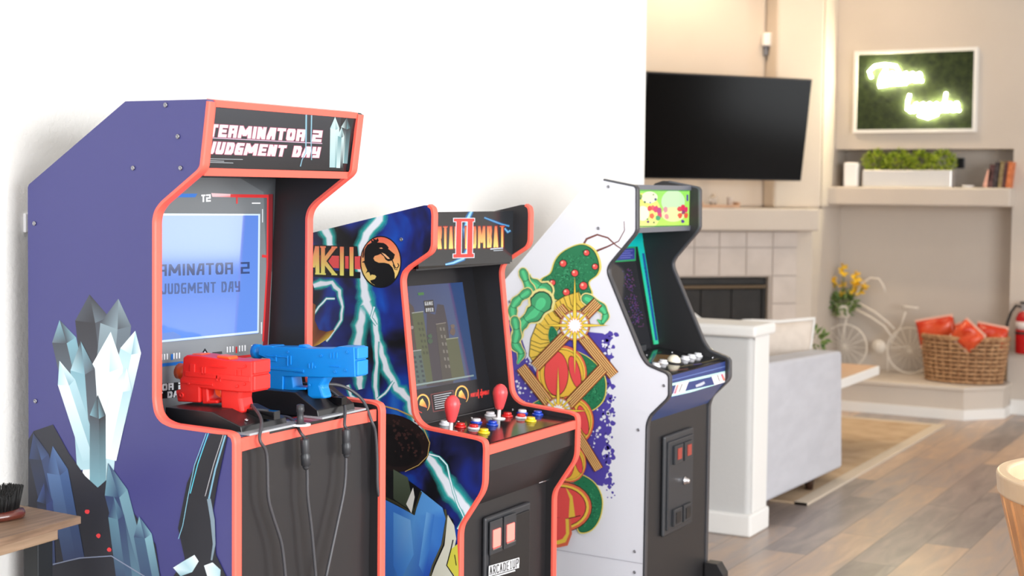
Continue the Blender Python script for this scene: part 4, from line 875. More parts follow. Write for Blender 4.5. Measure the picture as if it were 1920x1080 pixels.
# ---- cabinet 3
X3 = 3.762
pc = path_px(X3, [(955, 515), (1104, 341), (1120, 335.5), (1132, 336), (1190, 348), (1194, 353), (1194, 432), (1190, 440), (1145, 494), (1140, 504), (1141, 515), (1203, 668), (1214, 684), (1250, 699), (1255, 706), (1255, 742), (1250, 750), (1219, 780), (1213, 796), (1207, 1078)])
dy = (pc[0][1]-pc[1][1])/(pc[0][0]-pc[1][0]); pc[0] = (2.232, pc[0][1]+dy*(2.232-pc[0][0]))
pf3 = [(2.232, 0.0)]+pc[:-1]+[(pc[-1][0], 0.0)]
b3 = [(2.222, .02), (2.222, pc[0][1]-.03), (1.85, 1.43), (1.748, 1.43), (1.748, 1.318), (1.905, 1.305), (1.84, .945), (1.62, .915), (1.62, .86), (1.678, .79), (1.678, .02)]
c3 = make_cab('arcade_cabinet', 'white arcade machine with green vine and fruit artwork and lit green marquee, rightmost', X3, pf3, 4, len(pf3)-1, 'white_vinyl', 'graphite_molding', dict(body=b3), side_art=art_vine, mold_out=.0015)
bolts(c3, [(1141, 350), (1122, 428), (956, 566), (1245, 723), (1197, 806), (1190, 1034), (1190, 1073)])
def am3(a):
    a.grad([(1180, 355), (1300, 355), (1300, 430), (1180, 430)], (150, 232, 96), (200, 245, 90))
    a.ellipse((1205, 398), 34, 36, None, cols=((240, 250, 110), (245, 252, 150))); a.ellipse((1218, 370), 15, 11, (250, 250, 215)); a.ellipse((1205, 400), 12, 14, (255, 255, 225))
    a.ellipse((1262, 378), 22, 22, (205, 245, 190)); a.ellipse((1262, 402), 22, 14, (235, 250, 170))
    Rr, Pk = (226, 66, 72), (226, 50, 110)
    for x, y, r, c_ in ((1218, 391, 5, Rr), (1224, 390, 5, (236, 90, 96)), (1230, 392, 6, Pk), (1236, 396, 6, (190, 60, 130)), (1237, 404, 5, Pk), (1222, 405, 5, (236, 110, 70)), (1248, 393, 5, (226, 150, 160)), (1250, 406, 5, (240, 150, 150)), (1274, 392, 5, Rr), (1280, 390, 6, (230, 40, 80)), (1286, 393, 5, (226, 40, 100)), (1275, 404, 5, (236, 90, 60)), (1286, 404, 5, (236, 90, 60)), (1281, 398, 4, (150, 60, 110))): a.blob((x, y), r, c_, 10, .3, 1.25)
    a.k += 1
    for x, y, r, c_ in ((1234, 409, 6, (60, 170, 110)), (1200, 368, 5, (130, 170, 60)), (1200, 372, 3, (60, 110, 70)), (1215, 416, 3, (110, 50, 120)), (1226, 417, 2, (60, 60, 60)), (1229, 374, 3, (50, 60, 130)), (1209, 379, 2.5, (90, 110, 80)), (1280, 415, 4, (90, 60, 150)), (1214, 411, 2, (90, 150, 60)), (1219, 380, 2, (130, 140, 180)), (1225, 365, 1.8, (120, 150, 90))): a.blob((x, y), r, c_, 8, .3)
    a.k += 1; a.poly([(1287, 365), (1290.5, 365), (1290.5, 377), (1287, 377)], (84, 66, 150)); a.stroke([(1184, 357), (1292, 357.5)], 1.5, (40, 150, 70)); a.stroke([(1184, 425), (1292, 423)], 1.8, (30, 140, 60))
plate('marquee', c3, (1.7375, 1.438), (1.738, 1.330), ['black_gloss', 'lit_print', 'lit_alpha'], art=am3)
plate('marquee_rail', c3, (1.732, 1.452), (1.732, 1.438), 'grey_trim', t=.03, bevel=.001); plate('marquee_rail', c3, (1.732, 1.330), (1.734, 1.315), 'grey_trim', t=.03, bevel=.001)
bz3A, bz3B = (1.895, 1.306), (1.83, .948)
def ab3(a):
    a.poly([(1130, 430), (1212, 430), (1245, 660), (1190, 690)], (20, 24, 28))
    a.poly([(1150, 434), (1205, 434), (1210, 470), (1196, 462), (1150, 468)], (0, 190, 186)); a.poly([(1194, 455), (1204, 436), (1237, 640), (1234, 645), (1227, 646)], [(0, 190, 186), (0, 190, 186), (60, 200, 150), (60, 200, 150), (60, 200, 150)])
    a.stroke([(1206, 475), (1216, 540), (1231, 638)], 4.5, (30, 80, 150)); a.stroke([(1196, 462), (1226, 646)], 1.2, (40, 190, 110)); a.stroke([(1206, 452), (1238, 645)], 1.2, (20, 130, 70))
    for k in range(9): a.blob((1209+k*1.3, 503+k*7), 1.8, (0, 60, 110), 7)
    a.k += 1
    a.poly([(1150, 464), (1192, 462), (1192, 489), (1150, 492)], (40, 150, 90)); a.poly([(1150, 467), (1190, 465), (1190, 486), (1150, 489)], (52, 60, 140))
    for k in range(4): a.stroke([(1162, 471+k*4.2), (1186-(k % 2)*4, 470+k*4.2)], 1.4, (110, 116, 190), keep=True)
    a.k += 1
bez = plate('bezel', c3, bz3A, bz3B, ['black_plastic', 'print', 'print_alpha'], art=ab3)
def as3(a):
    a.poly([(1110, 490), (1200, 485), (1230, 660), (1150, 670)], (34, 36, 40))
    for k in range(150):
        t = random.random(); x = 1174+t*22+random.gauss(0, 5); y = 502+t*110; a.poly([(x, y), (x+1.6, y), (x+1.6, y+1.6), (x, y+1.6)], random.choice([(110, 60, 160), (140, 60, 150), (90, 70, 170), (160, 80, 150)]), keep=True)
screen(c3, bz3A, bz3B, [(1120, 492), (1192, 491), (1221, 652), (1150, 668)], 'screen', ['black_gloss', 'dim_screen_print', 'dim_screen_print'], as3, bez)
def ad3(a):
    a.poly([(1180, 660), (1240, 650), (1380, 672), (1250, 712)], (36, 36, 38)); a.poly([(1212, 676), (1230, 664), (1262, 666), (1240, 684)], (140, 110, 70)); a.stroke([(1216, 680), (1232, 662), (1240, 660)], 2, (40, 130, 90)); a.stroke([(1262, 690), (1310, 682), (1350, 672)], 2, (120, 110, 80)); a.stroke([(1280, 660), (1300, 662), (1330, 668)], 1.5, (110, 108, 100)); a.stroke([(1256, 695), (1290, 692)], 2.4, (130, 90, 80)); a.stroke([(1300, 684), (1316, 682)], 2, (90, 80, 150))
plate('control_deck', c3, (1.83, .951), (1.612, .924), ['black_gloss', 'deck_print', 'deck_print'], t=.006, art=ad3)
dP = V((0, 1.612, .924)); dT = V((0, 1.83-1.612, .027)).normalized(); dN = V((0, -dT.z, dT.y))
for u, v in ((1229, 687), (1243, 681), (1284, 674), (1296, 671), (1308, 668)): button(c3, u, v, dP, dN, 'white_button', r=.013)
tb = MB(); p = onp(1263, 680, dP, dN); tb.lathe([(.03, 0), (.03, .002), (.024, .004), (0, .004)], p, dN, 22); t_ = tb.build('trackball_ring', 'black_plastic', c3.root); MB().ball(p+dN*.003, .021, n=20).build('trackball', 'ivory_ball', t_)
MB().box(3.93, 4.06, 1.80, 1.838, .955, .975).build('deck_latch', 'dark_plastic', c3.root, bevel=.003)
for u, v in ((1260, 661), (1336, 671), (1212, 666)): bolt_mb(onp(u, v, dP, dN), (0, 0, 1), .004).build('bolt', 'chrome', c3.root)
def af3(a):
    C, Bl = (196, 246, 236), (44, 62, 124)
    a.poly([(1250, 700), (1376, 668), (1376, 735), (1250, 765)], Bl); a.stroke([(1256, 714), (1372, 684)], 1.6, (96, 120, 180))
    a.stroke([(1256, 722), (1368, 696)], 4.5, C); a.stroke([(1256, 742), (1368, 717)], 4.5, C)
    a.poly([(1261, 741), (1268, 720), (1292, 714), (1284, 735)], (245, 240, 242)); a.poly([(1334, 706), (1360, 699), (1366, 717), (1340, 723)], (245, 240, 242))
    for p in ([(1263, 738), (1269, 722), (1273, 721), (1267, 738)], [(1351, 702), (1355, 701), (1360, 713), (1356, 714)]): a.poly(p, [(150, 70, 160), (230, 110, 110), (240, 180, 140), (236, 120, 110)])
    a.stroke([(1273, 735), (1279, 720)], 1.4, (60, 60, 60)); a.stroke([(1345, 703), (1349, 715)], 1.4, (60, 60, 60)); a.poly([(1304, 722), (1320, 715), (1322, 719), (1316, 723), (1305, 726)], (196, 200, 214))
plate('control_front', c3, (1.6125, .921), (1.6125, .857), ['navy_vinyl', 'print', 'print_alpha'], art=af3)
plate('control_underside', c3, (1.6125, .857), (1.667, .789), 'navy_vinyl'); plate('lower_panel', c3, (1.667, .789), (1.667, .01), 'black_laminate')
YD = 1.6665
p = ony(1240, 826, YD); q = ony(1294, 815, YD); zb = ony(1294, 972, YD).z
door = MB().box(p.x, q.x, YD-.012, YD, zb-.012, p.z+.012).build('coin_door', 'dark_plastic', c3.root, bevel=.01, seg=3)
MB().box(p.x+.014, q.x-.014, YD-.018, YD-.011, zb+.005, p.z-.006).build('door_face', 'dark_plastic', door, bevel=.006)
cw = (q.x-p.x)
for k in (0, 1):
    xa = p.x+cw*(.2+.34*k); s_ = MB().box(xa, xa+cw*.28, YD-.026, YD-.017, p.z-.075, p.z-.02).build('coin_slot', 'dark_plastic', door, bevel=.002)
    MB().box(xa+cw*.08, xa+cw*.21, YD-.028, YD-.0255, p.z-.062, p.z-.03).build('coin_lamp', 'lamp_dim_red', s_)
    s_ = MB().box(xa, xa+cw*.28, YD-.026, YD-.017, zb+.012, zb+.062).build('coin_return', 'dark_plastic', door, bevel=.002)
    MB().box(xa+cw*.06, xa+cw*.22, YD-.0275, YD-.0255, zb+.02, zb+.052).build('return_flap', 'black_plastic', s_)
pl = ony(1283, 901, YD-.018); MB().lathe([(.013, 0), (.013, .004), (.009, .006), (.008, .014), (.005, .017), (0, .017)], pl, (0, -1, 0), 18).build('door_lock', 'chrome', door)
m = MB(); m.prism([V((x, y, z)) for x, y, z in ((4.205, 1.60, 0), (4.205, 1.66, 0), (4.205, 1.66, .30), (4.205, 1.62, .30), (4.205, 1.60, .27))], (.045, 0, 0)); m.build('riser_foot', 'black_laminate', c3.root, bevel=.002)

# ------------------------------------------------------------------ light guns on their holders
def gun(name, label, x, wdt, body, grip, guard, trig, mats, muzzle, details, rear, rail, ports):
    """outline traced in the vertical plane x of the gun's near side, then given its real thickness"""
    P3 = lambda u, v, dx=0.0: (lambda q: V((x+dx, q.y, q.z)))(onx(u, v, x))
    g = thing(name, label, 'light gun', P3(*grip[0]))
    MB().prism([P3(u, v) for u, v in body], (wdt, 0, 0)).build('gun_body', mats[0], g, bevel=.0035, seg=3)
    MB().prism([P3(u, v, wdt*.14) for u, v in grip], (wdt*.72, 0, 0)).build('grip', mats[0], g, bevel=.006, seg=3)
    MB().prism([P3(u, v, wdt*.1) for u, v in guard], (wdt*.8, 0, 0)).build('trigger_guard', mats[0], g, bevel=.003)
    MB().prism([P3(u, v, wdt*.35) for u, v in trig], (wdt*.3, 0, 0)).build('trigger', mats[1], g, bevel=.002)
    (u0, v0), (u1, v1), r = muzzle; a = P3(u0, v0, wdt/2); b = P3(u1, v1, wdt/2); ax = (b-a); L = ax.length
    MB().lathe([(0, 0), (r*.8, 0), (r*.8, L*.45), (r, L*.5), (r, L), (r*.7, L), (r*.6, L*.8), (0, L*.8)], a, ax, 18).build('muzzle', mats[1], g)
    for u0, v0, u1, v1 in details:
        a = P3(u0, v0); b = P3(u1, v1); y0, y1 = sorted((a.y, b.y)); z0, z1 = sorted((a.z, b.z)); MB().box(x-.0022, x+.004, y0, y1, z0, z1).build('raised_rib', mats[0], g, bevel=.0008)
    for u, v, r in rear: MB().lathe([(0, 0), (r, 0), (r, .002), (r*.5, .002), (r*.4, .0005), (0, .0005)], P3(u, v, -.0005), (-1, 0, 0), 12).build('screw_boss', mats[0], g)
    for pl in rail: MB().prism([P3(u, v, wdt*.25) for u, v in pl], (wdt*.5, 0, 0)).build('sight_rail', mats[1], g, bevel=.002)
    for (u0, v0), (u1, v1) in ports:
        a = P3(u0, v0); b = P3(u1, v1); MB().box(x+.002, x+wdt-.002, a.y-.005, a.y+.004, min(a.z, b.z), max(a.z, b.z)).build('back_plate', mats[0], g, bevel=.002)
    return g
Z7 = lambda pts: [(320+a/7.2, 640+b/7.2) for a, b in pts]
Z8 = lambda pts: [(480+a/6.75, 630+b/6.75) for a, b in pts]
XR = 2.165; XB = 2.365
red = gun('light_gun', 'coral red plastic light gun with orange muzzle, nearer of the two', XR, .052,
    Z7([(165, 215), (215, 185), (360, 192), (520, 218), (745, 255), (900, 264), (1095, 272), (1095, 685), (1080, 692), (930, 690), (640, 662), (385, 628), (385, 660), (385, 830), (90, 815), (62, 662), (125, 650), (115, 515), (150, 470)]),
    Z7([(625, 640), (925, 660), (905, 780), (935, 950), (925, 990), (640, 970)]), Z7([(385, 625), (470, 640), (480, 800), (600, 800), (605, 845), (400, 850)]), Z7([(500, 650), (590, 660), (600, 720), (580, 780), (520, 740)]),
    ('toy_red', 'toy_orange'), ((345, 704), (319, 698), .016),
    [(357, 682, 366, 698), (379, 688, 381, 704), (384, 688, 386, 704), (406, 703, 409, 715), (413, 706, 415, 716), (434, 711, 449, 715), (348, 705, 470, 706.5), (443, 690, 458, 691), (340, 718, 400, 719), (395, 688, 425, 689), (443, 693, 444, 704), (451, 693, 452, 704)],
    [(459, 686.5, .003), (458, 720, .003), (445, 724, .003), (355, 719, .0025), (341, 741, .0055)],
    [Z7([(555, 235), (560, 195), (620, 205), (720, 215), (745, 260)]), Z7([(215, 200), (230, 172), (350, 178), (370, 205)])], [((472, 677), (472, 702)), ((472, 705), (472, 733))])
blue = gun('light_gun', 'bright blue plastic light gun, farther of the two', XB, .04,
    Z8([(30, 150), (60, 122), (200, 125), (215, 140), (480, 142), (630, 160), (960, 160), (1040, 133), (1240, 140), (1255, 520), (900, 525), (340, 512), (335, 690), (160, 700), (150, 640), (165, 300), (30, 240)]),
    Z8([(610, 500), (880, 510), (800, 640), (850, 800), (620, 800)]), Z8([(335, 500), (440, 510), (460, 650), (610, 655), (612, 685), (335, 700)]), Z8([(380, 520), (430, 525), (445, 600), (420, 650), (385, 600)]),
    ('toy_blue', 'toy_blue'), ((486, 662), (466, 660), .015),
    [(505, 672, 516, 678), (516, 666, 519, 678), (539, 667, 540.5, 686), (545, 667, 546.5, 684), (579, 681, 581, 691), (585, 680, 587, 691), (590, 686, 592, 690), (618, 686, 638, 688.5), (500, 692, 570, 693), (552, 698, 570, 699), (620, 662, 621, 672), (626, 661, 627, 672), (632, 661, 633, 672), (500, 668, 539, 669)],
    [(652, 660, .003), (649, 694, .003), (629, 697, .003), (603, 667, .003), (541, 660, .0025), (581, 722, .0025)],
    [Z8([(485, 150), (500, 115), (560, 118), (630, 165)])], [((666, 652), (666, 674)), ((666, 677), (666, 705))])
def holder(x0, x1, pts, lip):
    h = MB().prism([V((x0, y, z)) for y, z in pts], (x1-x0, 0, 0)).build('gun_holder', 'black_plastic', c1.root, bevel=.0015)
    y0, y1 = lip; MB().box(x0-.006, x1+.02, y0, y1, .9786, .9825).build('acrylic_plate', 'clear_acrylic', h)
    MB().box(x0+(x1-x0)*.52, x0+(x1-x0)*.66, y0+.004, y0+.085, .997, 1.013).build('holder_strap', 'black_gloss', h, bevel=.001)
    for k in (.25, .85): bolt_mb(V((x0+(x1-x0)*k, y0+.04, pts[1][1]+.006)), (0, -.35, .93), .004).build('holder_bolt', 'chrome', h)
holder(2.115, 2.25, [(1.745, .979), (1.748, .993), (1.815, 1.014), (1.93, 1.014), (1.93, .979)], (1.722, 1.78))
holder(2.345, 2.47, [(1.742, .979), (1.745, .994), (1.80, 1.026), (1.95, 1.026), (1.95, .979)], (1.728, 1.78))
def cable(pts, conn, parent, r=.0032, start=None):
    ps = [ony(u, v, 1.715) for u, v in pts]
    if start: ps = [V(p) for p in start]+ps
    # smooth
    out = []
    for i in range(len(ps)-1):
        p0 = ps[max(i-1, 0)]; p1 = ps[i]; p2 = ps[i+1]; p3 = ps[min(i+2, len(ps)-1)]
        for k in range(6):
            t = k/6; out.append(.5*((2*p1)+(p2-p0)*t+(2*p0-5*p1+4*p2-p3)*t*t+(3*p1-p0-3*p2+p3)*t**3))
    out.append(ps[-1]); end = ps[-1]; out += [end+V((0.01, .0, -.2)), V((end.x+.02, 1.70, .30)), V((end.x+.03, 1.68, .02))]
    o = MB().tube(out, r, 8).build('cable', 'grey_cable', parent)
    if conn:
        a = ony(*conn[0], 1.715); b = ony(*conn[1], 1.715); L = (b-a).length
        MB().lathe([(0, 0), (.007, 0), (.0085, L*.05), (.0085, L*.45), (.0075, L*.5), (.0095, L*.55), (.009, L*.86), (.006, L*.88), (.007, L*.92), (.0045, L), (0, L)], a, b-a, 14).build('cable_coupler', 'dark_plastic', o)
zt = .984
cable([(487, 824), (500, 852), (503, 930), (512, 968), (528, 1020), (535, 1079)], None, red, .0032, [(2.22, 1.85, 1.02), (2.205, 1.80, 1.02), (2.165, 1.74, 1.0)])
cable([(564, 812), (571, 826), (576, 885), (577, 930), (584, 990), (592, 1079)], ((571, 822), (574, 880)), red, .0032, [(2.225, 1.86, 1.02), (2.27, 1.82, .99), (2.29, 1.77, zt)])
cable([(646, 796), (649, 806), (649, 858), (646, 915), (632, 985), (612, 1079)], ((649, 804), (650, 858)), blue, .0032, [(2.42, 1.87, 1.03), (2.43, 1.80, 1.03), (2.425, 1.74, 1.0)])
cable([(697, 790), (704, 812), (707, 860), (708, 915), (714, 955), (714, 1079)], None, blue, .0032, [(2.40, 1.80, 1.034), (2.455, 1.77, 1.03), (2.49, 1.74, 1.0)])

# ------------------------------------------------------------------ side table and brush, left foreground
zt = 0.83; c = onz(152, 968, zt)
t = thing('side_table', 'light oak side table with black metal leg at the left edge', 'table', (c.x-.6, c.y+.12, 0))
ang = -0.06; ca, sa = math.cos(ang), math.sin(ang); ex = V((-ca, sa, 0)); ey = V((-sa*.0+.06, 1, 0)).normalized()
def slab(mb, c0, lx, ly, z0, z1, inx=0.0, iny=0.0): 
    a = V((c0.x, c0.y, 0))+ex*inx+ey*iny; b = a+ex*(lx-2*inx); d = b+ey*(ly-2*iny); e = a+ey*(ly-2*iny)
    return mb.prism([p+V((0, 0, z0)) for p in (a, b, d, e)], (0, 0, z1-z0))
D = min(.34, (2.262-c.y))
slab(MB(), c, 1.3, D, zt-.0135, zt).build('tabletop', 'table_oak', t, bevel=.001)
slab(MB(), c, 1.3, D, zt-.034, zt-.0135, .048, .012).build('apron', 'table_edge_oak', t, bevel=.001)
for dx in (.075, 1.2):
    a = V((c.x, c.y, 0))+ex*dx+ey*.03; MB().box(a.x-.018, a.x+.018, a.y-.012, a.y+.024, 0, zt-.034).build('leg', 'black_metal', t, bevel=.002)
    a = V((c.x, c.y, 0))+ex*dx+ey*(D-.06); MB().box(a.x-.018, a.x+.018, a.y-.012, a.y+.024, 0, zt-.034).build('leg', 'black_metal', t, bevel=.002)
bc = onz(24, 968, zt); bc = V((bc.x-.01, bc.y, zt))
b_ = thing('table_brush', 'brown wooden brush with black bristles upright, on the oak side table', 'brush', bc)
m = MB(); prof = [(0, 0), (.028, 0), (.033, .004), (.034, .010), (.031, .016), (0, .018)]
vs = []; m.lathe(prof, bc, (0, 0, 1), 28)
for v_ in m.v: v_.x = bc.x+(v_.x-bc.x)*2.0 if v_.x < bc.x else bc.x+(v_.x-bc.x)*.75
m.build('brush_back', 'brush_wood', b_)
m = MB()
for k in range(900):
    x = random.uniform(-.055, .018); y = random.uniform(-.022, .022)
    if y*y/.0005+(x+.018)**2/.0014 > 1: continue
    h = .032+.008*math.sin(x*90+1)+random.uniform(0, .004); p = bc+V((x, y, .016)); q = p+V((x*.22+.004+random.gauss(0, .001), y*.3+random.gauss(0, .001), h))
    m.tube([p, q], .0011, 4)
m.build('bristles', 'bristle', b_)['kind'] = 'stuff'
# wall socket beside the violet cabinet
p = ony(47, 418, 2.289)
s_ = thing('wall_socket', 'white wall socket plate beside the leftmost arcade machine', 'socket', (p.x, 2.289, p.z))
MB().box(p.x-.004, p.x+.071, 2.283, 2.2905, p.z-.019, p.z+.019).build('cover_plate', 'white_plastic', s_, bevel=.002)
MB().box(p.x+.012, p.x+.05, 2.281, 2.284, p.z-.008, p.z+.008).build('outlet', 'white_plastic', s_, bevel=.003)

# ------------------------------------------------------------------ television, sensor, mantel things
DT = V((-.80, .60, 0)).normalized(); NT = V((-.60, -.80, 0)); tilt = math.radians(9); UT = (V((0, 0, 1))*math.cos(tilt)+NT*math.sin(tilt)); NN = NT*math.cos(tilt)-V((0, 0, 1))*math.sin(tilt)
Ptr = ray(1524, 149)*9.62+CAM
tw, thh = 1.23, 0.668
cen = Ptr+DT*tw/2-UT*(thh*.5)
tv = thing('television', 'large black flat television mounted above the fireplace', 'television', cen-NN*.03)
MB().obox(cen-NN*.018, DT*(tw/2), UT*(thh/2), NN*.016).build('tv_case', 'black_plastic', tv, bevel=.004)
MB().obox(cen-NN*.0005, DT*(tw/2-.008), UT*(thh/2-.009), NN*.002).build('tv_screen', 'tv_screen', tv)
wallp = Pu-Ng*.16; d_ = (cen-wallp).dot(Ng)
m = MB().tube([cen-NN*.03, cen-NN*.12+V((.05, 0, 0)), cen-Ng*(d_-.01)], .018, 8); m.build('mount_arm', 'black_metal', tv)
q = onp(1433, 85, Pu-Ng*.16, Ng)
sn = thing('motion_sensor', 'small white motion sensor high on the wall over the television', 'sensor', q)
m = MB().obox(q+Ng*.035+V((0, 0, .035)), Dg*.03, V((0, 0, .045)), Ng*.03); m.build('sensor_head', 'white_plastic', sn, bevel=.012, seg=3)
m = MB().obox(q+Ng*.02+V((0, 0, -.04)), Dg*.012, V((0, 0, .03)), Ng*.018); m.build('sensor_bracket', 'grey_trim', sn, bevel=.004)
q = onp(1345, 383, Pl+Ng*.05, Ng); q.z = zmt
tr_ = thing('wooden_tray', 'wooden tray on the mantel under the television', 'tray', q)
m = MB().obox(q+V((0, 0, .010)), Dg*.135, V((0, 0, .009)), Ng*.06); m.build('tray_base', 'wood_tray', tr_, bevel=.004)
m = MB().obox(q+Dg*-.13+V((0, 0, .024)), Dg*.008, V((0, 0, .014)), Ng*.06); m.obox(q+Dg*.13+V((0, 0, .024)), Dg*.008, V((0, 0, .014)), Ng*.06); m.build('tray_handle', 'wood_tray', tr_, bevel=.003)
g_ = MB().lathe([(0, 0), (.022, 0), (.024, .05), (.012, .062), (.012, .07), (0, .07)], q+Dg*.03+V((0, 0, .0195)), (0, 0, 1), 16).build('glass_jar', 'glass_clear'); tag(g_, 'small clear glass jar standing on the wooden mantel tray', 'jar')
g_ = MB().lathe([(0, 0), (.022, 0), (.02, .04), (.026, .05), (0, .05)], q-Dg*.09+V((0, 0, .0195)), (0, 0, 1), 16).build('ceramic_cup', 'cream_fabric'); tag(g_, 'small beige cup at the right end of the mantel tray', 'cup')

# ------------------------------------------------------------------ things on the far wall and in its niches
fr = thing('moss_sign', 'framed green moss panel with glowing neon script on the wall', 'sign', (XW, 2.51, 2.13))
y0, y1, z0, z1 = 2.105, 2.926, 1.852, 2.408
m = MB().box(XW-.045, XW, y0, y0+.022, z0, z1).box(XW-.045, XW, y1-.022, y1, z0, z1).box(XW-.045, XW, y0+.022, y1-.022, z0, z0+.022).box(XW-.045, XW, y0+.022, y1-.022, z1-.022, z1); m.build('frame', 'white_paint', fr)
MB().box(XW-.028, XW-.002, y0+.022, y1-.022, z0+.022, z1-.022).build('moss_panel', 'moss', fr)
m = MB()
def neon(pts): m.tube([onx(u, v, XW-.046) for u, v in pts], .009, 8)
def cursive(x0, x1, yc, n, ax, ay, sl_=0.0): return [(x0+(x1-x0)*k/(n*14)+ax*math.sin(2*math.pi*k/14), yc+sl_*k/(n*14)+ay*math.cos(2*math.pi*k/14)) for k in range(n*14+1)]
neon([(1634, 146), (1630, 134), (1640, 124), (1660, 121), (1680, 124), (1686, 136), (1678, 148), (1660, 156), (1648, 158), (1652, 144), (1662, 128)]); neon(cursive(1654, 1730, 143, 6, 5, 7, 2))
neon([(1648, 162), (1668, 158), (1700, 156)])
neon([(1706, 177), (1702, 190), (1701, 206), (1706, 210), (1712, 200)]); neon(cursive(1712, 1800, 202, 7, 5, 7, -2)); neon([(1774, 174), (1772, 188), (1770, 206)]); neon([(1722, 216), (1740, 221), (1758, 214)])
m.build('neon_script', 'neon', fr)
zs = 1.4855
p0 = onx(1618, 340, 10.0); p1 = onx(1785, 340, 10.0)
pl_ = thing('planter', 'long silver planter with lime green bushes in the upper niche', 'plant', (10.05, (p0.y+p1.y)/2, zs))
MB().box(9.98, 10.12, p1.y, p0.y, zs, zs+.115).build('planter_box', 'silver_planter', pl_, bevel=.006)
def leaves(name, c, r, sc, n, mt, parent, L=.03):
    m = MB()
    for k in range(n):
        d = V((random.gauss(0, 1), random.gauss(0, 1), random.gauss(0, 1))).normalized(); p = V(c)+V((d.x*sc[0], d.y*sc[1], d.z*sc[2]))*r*random.uniform(.5, 1)
        u = (d+V((random.gauss(0, .5), random.gauss(0, .5), random.gauss(0, .5)+.4))).normalized(); w2 = u.orthogonal().normalized()
        w2 = Matrix.Rotation(random.uniform(0, 6.28), 3, u)@w2; nn = u.cross(w2)*.12
        m.add([p, p+u*L*.5+w2*L*.22+nn*L, p+u*L, p+u*L*.5-w2*L*.22+nn*L], [(0, 1, 2, 3)])
    return m.build(name, mt, parent)
for k in range(4): leaves('bush', (10.05, p0.y-(p0.y-p1.y)*(k+.5)/4, zs+.172), .088, (.75, .95, .85), 420, 'foliage_lime', pl_)
q = onx(1594, 350, 9.98); g_ = MB().box(9.98, 10.05, q.y-.048, q.y+.048, zs, zs+.165).build('white_speaker', 'white_plastic', None, bevel=.008); tag(g_, 'plain white box left of the silver planter', 'box')
q = onx(1803, 306, XW+.268); g_ = MB().box(XW+.245, XW+.27, q.y-.022, q.y+.022, q.z-.035, q.z+.035).build('wall_adapter', 'black_plastic', None, bevel=.004); tag(g_, 'small black adapter on the back of the upper niche', 'adapter')
q = onx(1815, 348, 10.0); g_ = MB().lathe([(0, 0), (.03, 0), (.042, .016), (.038, .016), (.028, .005), (0, .005)], (10.0, q.y, zs), (0, 0, 1), 20).build('small_dish', 'white_plastic'); tag(g_, 'small white dish between planter and books', 'dish')
bk = [((205, 150, 130), 1849, .115, 9, .24, 'slim tan book leaning at the left end of the row'), ((70, 36, 34), 1858, .15, 10, .10, 'dark maroon book leaning second from the left'), ((44, 34, 36), 1868, .165, 11, .10, 'tall black book in the middle of the row'),
      ((128, 110, 70), 1876, .17, 10, .10, 'tall olive and white book right of the black one'), ((70, 34, 34), 1884, .165, 8, .10, 'dark red narrow book next to the orange one'), ((190, 100, 50), 1891, .168, 10, .10, 'orange patterned book at the right end of the row')]
for i, (cl, u, h, wpx, ln, lb) in enumerate(bk):
    q = onx(u, 350, 9.99); th_ = wpx*.0031; mn = 'book_cover_%d' % i; noise_mat(mn, cl, tuple(min(255, k+30) for k in cl), 40, .6)
    o = thing('book', lb+' in the niche', 'book', (9.99, q.y, zs), 'books leaning in the upper niche')
    R_ = Matrix.Rotation(ln, 3, 'X'); up = R_@V((0, 0, 1)); sd = R_@V((0, 1, 0)); lift = th_/2*math.sin(ln)
    cc = V((10.0, q.y, zs+lift))+up*(h/2+.0004)
    if i == 0: sd, up = sd, up
    m = MB().obox(cc+sd*(th_/2-.0015), (.055, 0, 0), sd*.0015, up*(h/2)).obox(cc-sd*(th_/2-.0015), (.055, 0, 0), sd*.0015, up*(h/2)).obox(cc+V((-.054, 0, 0)), (.0015, 0, 0), sd*(th_/2), up*(h/2)); m.build('cover', mn, o)
    MB().obox(cc, (.052, 0, 0), sd*(th_/2-.0032), up*(h/2-.003)).build('pages', 'cream_fabric', o)

# bicycle planter on the hearth
zh = .212
bx = 10.10
B = lambda u, v, dx=0: onx(u, v, bx+dx)
bi = thing('bicycle_planter', 'white wire bicycle plant stand with yellow flowers on the hearth', 'plant stand', (bx, 2.75, zh))
def ring(c, r, n=40): return [V((c.x, c.y+r*math.cos(2*math.pi*k/n), c.z+r*math.sin(2*math.pi*k/n))) for k in range(n)]
wr = .155
for (u, v), nm in (((1584, 645), 'wheel'), ((1706, 645), 'wheel')):
    c_ = B(u, v); c_.z = zh+wr+.006
    wo = MB().tube(ring(c_, wr), .006, 8, closed=True).build(nm, 'bicycle_white', bi)
    m = MB()
    for k in range(8): t_ = math.pi*k/8; d_ = V((0, math.cos(t_), math.sin(t_)))*wr; m.tube([c_-d_, c_+d_], .0022, 6)
    m.build('spokes', 'bicycle_white', wo)
def tb(pts, r=.007): return MB().tube([B(u, v) for u, v in pts], r, 8)
tb([(1578, 640), (1584, 610), (1592, 578), (1600, 562)]).build('front_fork', 'bicycle_white', bi)
m = tb([(1604, 565), (1640, 585), (1665, 605), (1678, 618)]); m.tube([B(u, v) for u, v in [(1600, 578), (1632, 594), (1658, 612), (1674, 635)]], .007, 8); m.tube([B(u, v) for u, v in [(1698, 585), (1690, 610), (1674, 636), (1668, 652)]], .006, 8); m.tube([B(u, v) for u, v in [(1646, 652), (1680, 652), (1706, 650)]], .004, 8); m.build('bicycle_frame', 'bicycle_white', bi)
tb([(1600, 562), (1616, 532), (1632, 521), (1648, 523), (1656, 535), (1660, 548)]).build('handlebar', 'bicycle_white', bi)
tb([(1690, 576), (1700, 575), (1712, 577), (1722, 578)], .009).build('saddle', 'bicycle_white', bi)
